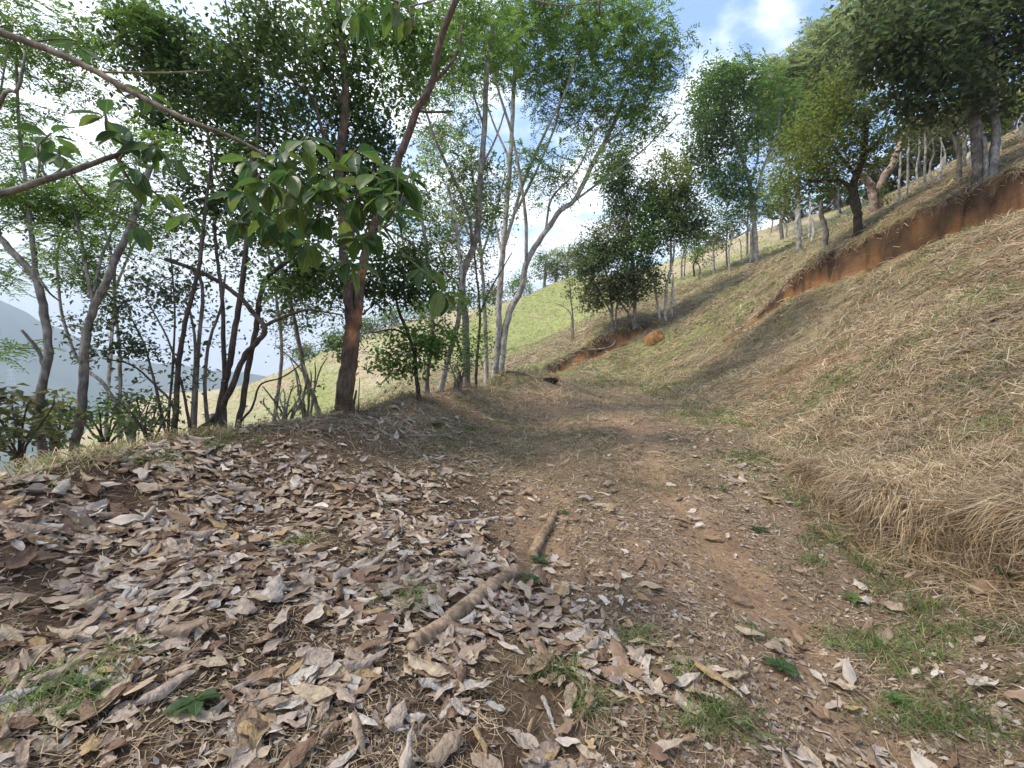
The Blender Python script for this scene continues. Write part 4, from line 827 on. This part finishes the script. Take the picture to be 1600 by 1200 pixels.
a.add(*flat_bits(42000, 1.2, 16, lambda x, y: np.clip(.5-.28*litter_mask(x, y)-.4*rutf(x, y), 0.02, 1), (.01, .042), .55, [(.36, .30, .25), (.40, .34, .29), (.28, .21, .16), (.22, .15, .10), (.18, .12, .08), (.38, .30, .20)], .015))
o = obj('leaf_crumbs', a.mesh('leaf_crumbs', M_DRY)); o['kind'] = 'stuff'

# ------------------------------------------------------------------ straw and grass
TOE_ALL = np.vstack([TOE[:-1], [(3.9,7),(4.4,10),(4.9,14),(4.4,18.3),(2.3,22.5),(-3,26)]])
def on_slope(x, y): return sstep(-.15, .25, seg_dist(x, y, TOE_ALL)[0])
def blades(npt, rmin, rmax, fn, Lr, wid, cols, rise, flow, curve=.3, Lgrow=12., wgrow=.0011):
    P_ = []; tot = 0
    while tot < npt:
        m = npt*2; r = np.exp(RNG.uniform(math.log(rmin), math.log(rmax), m)); th = np.radians(RNG.uniform(-60, 64, m)); x = r*np.sin(th); y = r*np.cos(th)
        k = RNG.uniform(0, 1, m) < fn(x, y); P_.append(np.stack([x[k], y[k]], -1)); tot += k.sum()
    p = np.vstack(P_)[:npt]; x, y = p.T; z = height(x, y); nr_ = frame_at(x, y); r = np.hypot(x, y)
    down = nr_.copy(); down[:, 2] = 0; dl = np.linalg.norm(down, axis=1, keepdims=True)
    an = RNG.uniform(0, 6.283, npt); rnd = np.stack([np.cos(an), np.sin(an), 0*an], -1)
    sw = 6.283*fbm(x*.9, y*.9, 2, 120)*1.6; swv = np.stack([np.cos(sw), np.sin(sw), 0*sw], -1)
    d = rnd*.9+swv*.35+unit(down)*flow*np.clip(dl*2, 0, 1); d = d-nr_*(d*nr_).sum(1, keepdims=True); d = unit(d)
    rs = RNG.uniform(rise[0], rise[1], (npt, 1)); d0 = unit(d+nr_*rs)
    L = RNG.uniform(*Lr, npt)*(1+r/Lgrow); L = L[:, None]
    s = unit(np.cross(d0, nr_+RNG.normal(0, .3, (npt, 3)))); w_ = np.maximum(wid*RNG.uniform(.6, 1.4, npt), wgrow*r)[:, None]
    b = np.stack([x, y, z+RNG.uniform(0, .015, npt)], -1)
    m = b+d0*L*.55; tp = m+unit(d-nr_*curve*rs+d0*.3)*L*.5+s*L*RNG.normal(0, .15, (npt, 1))
    V = np.stack([b-s*w_*.5, b+s*w_*.5, m-s*w_*.45, m+s*w_*.45, tp], 1).reshape(-1, 3)
    q = np.arange(npt)[:, None]*5; T = np.vstack([q+np.array([[0, 1, 3]]), q+np.array([[0, 3, 2]]), q+np.array([[2, 3, 4]])])
    c = np.array(cols)[RNG.integers(0, len(cols), npt)]*RNG.uniform(.6, 1.25, (npt, 1))*(.55+.85*fbm(x*1.6, y*1.6, 3, 160)+.25*(vnoise(x*9, y*9, 161)-.5))[:, None]
    return V, T, c.repeat(5, 0)
STRAW = [(.50, .39, .235), (.43, .325, .195), (.58, .48, .32), (.34, .25, .15), (.46, .335, .19), (.26, .185, .11), (.53, .445, .325), (.45, .36, .26), (.20, .145, .085)]
OLIVE = [(.17, .19, .07), (.24, .23, .10), (.13, .16, .05), (.30, .27, .13)]
GREENS = [(.09, .17, .035), (.13, .22, .05), (.07, .13, .03), (.17, .25, .07)]
bare = lambda x, y: np.clip(1-1.15*gpatch(x, y, ORANGE)-.75*rutf(x, y), 0.02, 1)
def scarp_clear(x, y):
    d1, D1, d2, D2 = cuts(x, y)
    m1 = sstep(-1.0*D1-.3, -.7*D1-.1, d1)*(1-sstep(-.03, .03, d1))*(D1 > .02); m2 = sstep(-1.1*D2-.2, -.8*D2, d2)*(1-sstep(-.03, .03, d2))*(D2 > .05)
    return 1-.95*np.maximum(m1, m2)
clump = lambda x, y: .22+.78*sstep(.35, .6, fbm(x*1.4, y*1.4, 3, 130))
a = Acc()
a.add(*blades(90000, 1.7, 34, lambda x, y: on_slope(x, y)*bare(x, y)*clump(x, y)*scarp_clear(x, y), (.05, .19), .0034, STRAW, (.0, .45), .25))
tuss = lambda x, y: sstep(.47, .62, fbm(x*1.7, y*1.7, 3, 133))
a.add(*blades(8500, 2.2, 9, lambda x, y: on_slope(x, y)*(.12+.88*tuss(x, y))*scarp_clear(x, y), (.12, .32), .0042, STRAW, (.05, .7), .4, .9))
a.add(*blades(5000, 2.0, 8, lambda x, y: np.exp(-((seg_dist(x, y, TOE)[0]-.16)/.14)**2)*(.25+.75*tuss(x*1.3, y*1.3)), (.12, .36), .0042, STRAW+[(.36, .25, .13), (.44, .30, .16)], (.2, .7), 1.8, 1.5))
lipf = lambda x, y: np.exp(-((cuts(x, y)[0]-.03)/.05)**2)*(cuts(x, y)[1] > .1)+np.exp(-((cuts(x, y)[2]-.05)/.1)**2)*(cuts(x, y)[3] > .2)
a.add(*blades(1100, 8.5, 27, lipf, (.06, .16), .004, [(.30, .22, .14), (.20, .14, .09), (.40, .31, .2), (.1, .07, .05)], (-.1, .5), 1.6, 1.6))
a.add(*blades(9000, 2.0, 8, lambda x, y: np.exp(-((seg_dist(x, y, TOE)[0]-.12)/.25)**2)*clump(x, y), (.08, .28), .004, STRAW, (.1, .9), .6, .9))
a.add(*blades(52000, 1.2, 22, lambda x, y: (1-on_slope(x, y))*bare(x, y)*(1-.35*litter_mask(x, y)), (.02, .11), .0026, STRAW, (0, .16), 0))
a.add(*blades(24000, 4.5, 26, lambda x, y: (1-on_slope(x, y))*bare(x, y)*sstep(4, 6.5, y), (.05, .15), .003, STRAW+OLIVE[:2]+[(.26, .2, .14)], (.0, .5), 0))
a.add(*blades(12000, 5.5, 17, lambda x, y: (x < 1.6)*(1-.8*on_slope(x, y)), (.07, .2), .003, STRAW+OLIVE+[(.26, .2, .14), (.2, .14, .1)], (.05, .7), 0))
o = obj('dry_grass', a.mesh('dry_grass', M_GRASS)); o['kind'] = 'stuff'
gn = lambda x, y: sstep(.54, .66, fbm(x*1.1+3, y*1.1, 3, 140))
GT = [(1330,885,60,22),(1420,900,40,14),(1215,730,40,24),(1100,650,60,10),(1020,612,50,8),(1150,660,30,8),(1440,600,40,10),(1460,560,30,10),(1560,670,30,14),(1560,440,26,14),(1350,935,30,12),(110,1080,60,20),(60,1110,40,16),(870,1060,26,16),(250,720,30,10),(480,850,18,8),(190,1020,30,10),(720,680,24,10),(1480,980,50,14),(1550,1080,60,24),(1420,1010,40,14),(960,600,60,8),(780,590,60,8),(330,695,60,8),(640,610,50,8),(1500,1130,90,26),(1350,1010,50,16),(1120,1130,40,16),(1440,950,40,14),(1570,1000,30,20),(1250,880,30,12),(1060,1050,24,10),(1300,845,50,14),(1390,930,40,16),(1250,790,30,12),(1180,720,40,12),(1450,1040,50,16),(1180,1000,20,10),(1000,1000,20,10),(1230,750,20,10),(640,940,24,10),(910,1100,24,12),(1310,600,30,8),(1240,620,40,8),(1250,700,40,10)]
a = Acc()
a.add(*blades(7500, 1.3, 30, lambda x, y: gpatch(x, y, GT)**.6*sstep(.35, .6, fbm(x*5, y*5, 2, 150)), (.04, .15), .0042, GREENS+OLIVE, (.2, 1.5), .3, .6))
a.add(*blades(24000, 3, 40, lambda x, y: on_slope(x, y)*(.15+.85*gn(x, y))*bare(x, y)*scarp_clear(x, y), (.04, .11), .004, OLIVE+GREENS[:2], (.3, 1.2), .3, .5))
a.add(*blades(8000, 2.6, 20, lambda x, y: (1-on_slope(x, y))*gn(x, y)*(1-.8*litter_mask(x, y))*sstep(2.6, 6, y), (.02, .07), .003, OLIVE+GREENS[:1], (.2, 1.), .1, .5))
a.add(*blades(26000, 30, 85, lambda x, y: .3+.7*np.clip(gpatch(x, y, GREEN), 0, 1), (.05, .1), .004, [(.28, .31, .10), (.36, .35, .16), (.44, .38, .23)], (.3, 1.0), .3, .5))
BERM = np.array([P(*q)[:2] for q in [(0,748,2.85),(130,716,3.4),(260,692,4.2),(400,668,5.2),(530,645,6.5),(620,622,8),(720,597,10.5),(785,583,13),(840,584,17)]])
a.add(*blades(2400, 3.2, 17, lambda x, y: sstep(3.2, 5.5, np.hypot(x, y))*np.exp(-((seg_dist(x, y, BERM)[0]-.05)/.28)**2)*sstep(.42, .62, fbm(x*1.5, y*1.5, 3, 170)), (.07, .22), .0034, STRAW+OLIVE+GREENS, (.4, 1.8), .2, .5))
o = obj('green_grass', a.mesh('green_grass', M_GRASS)); o['kind'] = 'stuff'

# ------------------------------------------------------------------ seedlings
def seedling(u, v, size, n, lab, col=(.05, .10, .032), grp='broad-leaved seedlings sprouting through the litter'):
    p, t = G(u, v); root = thing('seedling', lab, 'plant', p, grp); up = .35*size
    V, T = tube(np.array([(0, 0, -.01), (.004, 0, up*.5), (0, .004, up)]), [.003, .0025, .002], 5); obj('stem', mesh('stem', V, T, M_GRASS, np.tile((.09, .13, .04), (len(V), 1))), root)
    me = big_leaf_mesh(int(u*7+v), col)
    for k in range(n):
        an = k*2.4+u; hd = Vector((math.cos(an), math.sin(an), random.uniform(.0, .7))).normalized(); sdv = hd.cross(Vector((0, 0, 1))).normalized(); nv_ = sdv.cross(hd)
        sc = size*random.uniform(.6, 1); o = bpy.data.objects.new('leaf', me); COL.objects.link(o); o.parent = root
        o.matrix_local = Matrix.Translation(Vector((0, 0, up*random.uniform(.6, 1)))+hd*.1*sc) @ Matrix((sdv, hd, nv_)).transposed().to_4x4() @ Matrix.Scale(sc, 4)
for q in [(843,882,.09,7,'small dark green seedling just below the short brown stump on the track'),(830,912,.085,6,'small dark green seedling beside the upper end of the buried log'),(306,1105,.10,7,'glossy dark seedling in the deep litter at bottom left'),(1188,832,.10,7,'dark green seedling near the right side of the track, left of the straw lip'),
   (1222,1050,.085,8,'dark green seedling right of the bare orange patch'),(1295,765,.09,5,'bright green seedling at the left end of the straw lip',(.10,.17,.045)),(1240,750,.13,4,'pale green broad leaf seedling beside the straw lip',(.14,.21,.075)),(1400,1100,.07,8,'bright green sprout at lower right by a large tan leaf',(.09,.16,.04)),
   (880,803,.08,6,'dark seedling above the short brown stump',(.04,.11,.04)),(683,668,.12,8,'dull green seedling by the fallen grey branches'),(735,672,.12,8,'blue-green leafy sprig on the mound left of the track',(.07,.12,.06)),(1130,768,.09,6,'dark seedling on the right wheel track'),(1395,870,.09,6,'green seedling on the edge of the drain at right',(.07,.13,.035)),(1425,890,.11,5,'bright fern-like sprout in the drain at right',(.11,.19,.05)),(1330,940,.09,6,'light green sprout left of the drain',(.10,.18,.045)),(740,800,.06,6,'tiny dark seedling in the middle of the litter'),(1575,905,.12,7,'dark leafy sprig at the right frame edge in the straw')]:
    seedling(*q)

# ------------------------------------------------------------------ logs, branches, stump, boulder, fruit
def lying(name, label, cat, pts, w0, w1, col, lift=.5, wob=.1, rough=.06, extra=(), group=None):
    Q = []; ts = []
    for (u, v) in pts: p, t = G(u, v); Q.append(p); ts.append(t)
    Q = np.array(Q); n_ = len(Q); R = np.array([stem_r(w0+(w1-w0)*k/(n_-1), ts[k]) for k in range(n_)]); Q[:, 2] += R*lift
    root = thing(name, label, cat, Q[0], group); L, r = smooth_line(Q, R, 6, wob); V, T = tube(L, r, 10, rough); a = Acc(); a.add(V, T, vary(col, len(V), .16, .05)); obj('stem', a.mesh(name, M_BARK, Q[0], True), root)
    for (pts2, wa, wb) in extra:
        q2 = np.array([G(u, v)[0] for u, v in pts2]); q2[:, 2] += .02; r2 = [stem_r(wa+(wb-wa)*k/(len(q2)-1), ts[0]) for k in range(len(q2))]
        L, r = smooth_line(q2, r2, 4, .1); V, T = tube(L, r, 7, .05); a = Acc(); a.add(V, T, vary(col, len(V), .16, .05)); obj('side_branch', a.mesh('side_branch', M_BARK, Q[0], True), root)
    return root
lying('fallen_log', 'half-buried earth-brown log lying diagonally in the foreground litter', 'log', [(640,1012),(655,1003),(675,990),(705,968),(745,938),(770,918),(790,905),(806,894)], 28, 23, (.33, .235, .16), .12, .06, .10)
lying('stump', 'short weathered brown stump stub poking from the track above the buried log', 'stump', [(832,874),(840,858),(850,838),(860,820),(868,804)], 19, 11, (.28, .195, .125), .6, .05, .12)
lying('fallen_branch', 'long pale grey forked branch lying on the bank below the thick red-brown trunk', 'branch', [(556,652),(590,672),(620,690),(655,712),(690,742)], 6, 4, (.22, .175, .135), .7, .2, .06, [([(575,648),(605,660),(620,678),(618,690)], 5, 4)])
lying('fallen_branch', 'grey stick lying across the mound right of the forked pale branch', 'branch', [(632,684),(665,683),(700,682),(725,676)], 5, 4, (.27, .22, .18), .9, .2)
lying('fallen_branch', 'thin brown stick at the far left edge of the leaf litter', 'branch', [(0,775),(40,772),(80,768)], 9, 6, (.22, .16, .12), .9, .1)
lying('fallen_branch', 'slender pale stick half hidden in the litter left of the track, above the log', 'branch', [(700,822),(735,818),(780,812)], 9, 6, (.36, .3, .25), .8, .1)
lying('fallen_branch', 'pale bare stick on the ground at the track bend below the twin pale stems', 'branch', [(790,582),(805,582),(820,585)], 3, 2, (.42, .38, .33), 1, .1)
lying('fallen_branch', 'dark thin twig lying on the straw bank at right', 'branch', [(1428,722),(1445,708),(1462,698)], 4, 2, (.08, .06, .05), 1, .2)
lying('fallen_branch', 'curved pale stick dangling over the far orange cut', 'branch', [(920,548),(940,545),(955,540),(963,532)], 2.5, 2, (.40, .33, .26), 1, .1)
lying('dry_stalk', 'bleached split stalk lying upright among leaves at the bottom centre', 'branch', [(848,1092),(858,1115),(866,1140),(878,1165)], 8, 4, (.27, .235, .205), .7, .15)
lying('dry_stalk', 'long thin straw stalk curving across the litter at bottom left', 'branch', [(700,1080),(718,1098),(740,1106),(768,1112)], 4, 3, (.5, .42, .32), 1, .2)
p, t = G(1022, 530)
rs = RNG.normal(0, 1, 1)
th = np.linspace(0, math.pi, 14); ph = np.arange(20)*math.pi/10
V = np.array([(math.sin(a_)*math.cos(b_), math.sin(a_)*math.sin(b_), math.cos(a_)) for a_ in th for b_ in ph])
V *= (1+.7*(fbm(V[:, 0]*2+5, V[:, 1]*2+V[:, 2]*1.7, 3, 5)-.5))[:, None]; V = V*np.array((.5, .45, .56))*(1+.4*(fbm(V[:, 0]*4+2, V[:, 2]*4+V[:, 1], 2, 8)-.5))[:, None]; V[:, 0] += V[:, 2]*.25
Fq = np.array([(i_*20+j_, (i_+1)*20+j_, (i_+1)*20+(j_+1) % 20, i_*20+(j_+1) % 20) for i_ in range(13) for j_ in range(20)])
o = obj('earth_boulder', mesh('earth_boulder', V, Fq, M_SOIL, vary((.33, .18, .075), len(V), .15, .03), True), None, p+np.array((0, 0, -.12))); tag(o, 'rounded orange earth boulder on the slope beside the white-barked stems', 'boulder')
p, t = G(857, 596); V2 = V*np.array((.5, .35, .2)); o = obj('dark_clod', mesh('dark_clod', V2, Fq, M_SOIL, vary((.035, .028, .022), len(V), .1, .05), True), None, p); tag(o, 'dark clod of earth at the bend of the track', 'clod')
for (u, v, lab) in [(562,909,'small yellow-green fruit in the litter left of the log'),(685,896,'small yellow-green fruit above the log, right of the other fruit')]:
    p, t = G(u, v); r_ = .011
    V3 = np.array([(math.sin(a_)*math.cos(b_), math.sin(a_)*math.sin(b_), math.cos(a_)*(1.05)) for a_ in th for b_ in ph])*r_
    root = thing('fallen_fruit', lab, 'fruit', p+np.array((0, 0, .03)), 'fallen fruit')
    obj('flesh', mesh('flesh', V3, Fq, M_GLOSSY, np.tile((.45, .52, .06), (len(V3), 1)), True), root)
    v4, f4 = tube(np.array([(0, 0, r_*.9), (.001, 0, r_*1.3), (.003, 0, r_*1.7)]), [.0016, .0013, .0012], 5); obj('stalk', mesh('stalk', v4, f4, M_BARK, np.tile((.12, .08, .05), (len(v4), 1))), root)

# ------------------------------------------------------------------ pylon on the far mountain
pp = P(20, 640, 900); gzp = hz(pp[0], pp[1]); H = 78
a = Acc()
def bar(a0, a1, r=.45):
    V, T = tube(np.array([a0, (np.array(a0)+np.array(a1))/2, a1]), [r, r, r], 4); a.add(V, T, (.6, .62, .64))
cor = lambda h: [(sx_*(8*(1-h)+1.3*h), sy_*(8*(1-h)+1.3*h), h*H) for sx_, sy_ in ((1, 1), (1, -1), (-1, -1), (-1, 1))]
lv = [0, .2, .38, .54, .68, .8, .9, 1]
for h0, h1 in zip(lv[:-1], lv[1:]):
    c0, c1 = cor(h0), cor(h1)
    for k in range(4): bar(c0[k], c1[k]); bar(c0[k], c1[(k+1) % 4], .3); bar(c0[(k+1) % 4], c1[k], .3)
py = thing('power_pylon', 'faint pale lattice power pylon on the hazy valley side at far left', 'pylon', (pp[0], pp[1], gzp))
M_STEEL, n_, l_ = mat('steel'); o_ = n_.new('ShaderNodeOutputMaterial'); p_ = n_.new('ShaderNodeBsdfPrincipled'); at_ = attr_col(n_); l_.new(at_.outputs['Color'], p_.inputs['Base Color']); p_.inputs['Roughness'].default_value = .5; l_.new(p_.outputs[0], o_.inputs[0])
obj('lattice_tower', a.mesh('lattice_tower', M_STEEL), py)
for h in (.72, .84, .96):
    a = Acc(); bar((-9, 0, h*H), (9, 0, h*H), .5); bar((-9, 0, h*H), (0, 0, h*H+3), .3); bar((9, 0, h*H), (0, 0, h*H+3), .3); obj('cross_arm', a.mesh('cross_arm', M_STEEL), py)

# ------------------------------------------------------------------ haze
HZ = 2800.; z0, z1 = float(gz.min())-1.0, max(float(gz.max()), 12)+20
V = [(x, y, z_) for z_ in (z0, z1) for x, y in ((-HZ, -HZ), (HZ, -HZ), (HZ, HZ), (-HZ, HZ))]
Fh = [(3, 2, 1, 0), (4, 5, 6, 7), (0, 1, 5, 4), (1, 2, 6, 5), (2, 3, 7, 6), (3, 0, 4, 7)]
mh, n_, l_ = mat('haze'); o_ = n_.new('ShaderNodeOutputMaterial'); pv = n_.new('ShaderNodeVolumePrincipled'); pv.inputs['Density'].default_value = .00065; pv.inputs['Color'].default_value = (.74, .87, 1, 1); pv.inputs['Anisotropy'].default_value = .1
l_.new(pv.outputs[0], o_.inputs['Volume'])
hzo = obj('haze', mesh('haze', np.array(V), np.array(Fh), mh)); hzo['kind'] = 'stuff'
import os
if os.environ.get('TRICOUNT'): print('TRIS', sum(sum(len(p.vertices)-2 for p in o.data.polygons) if len(o.data.polygons) < 2000 else sum(1 for _ in o.data.polygons) for o in bpy.data.objects if o.type == 'MESH'))
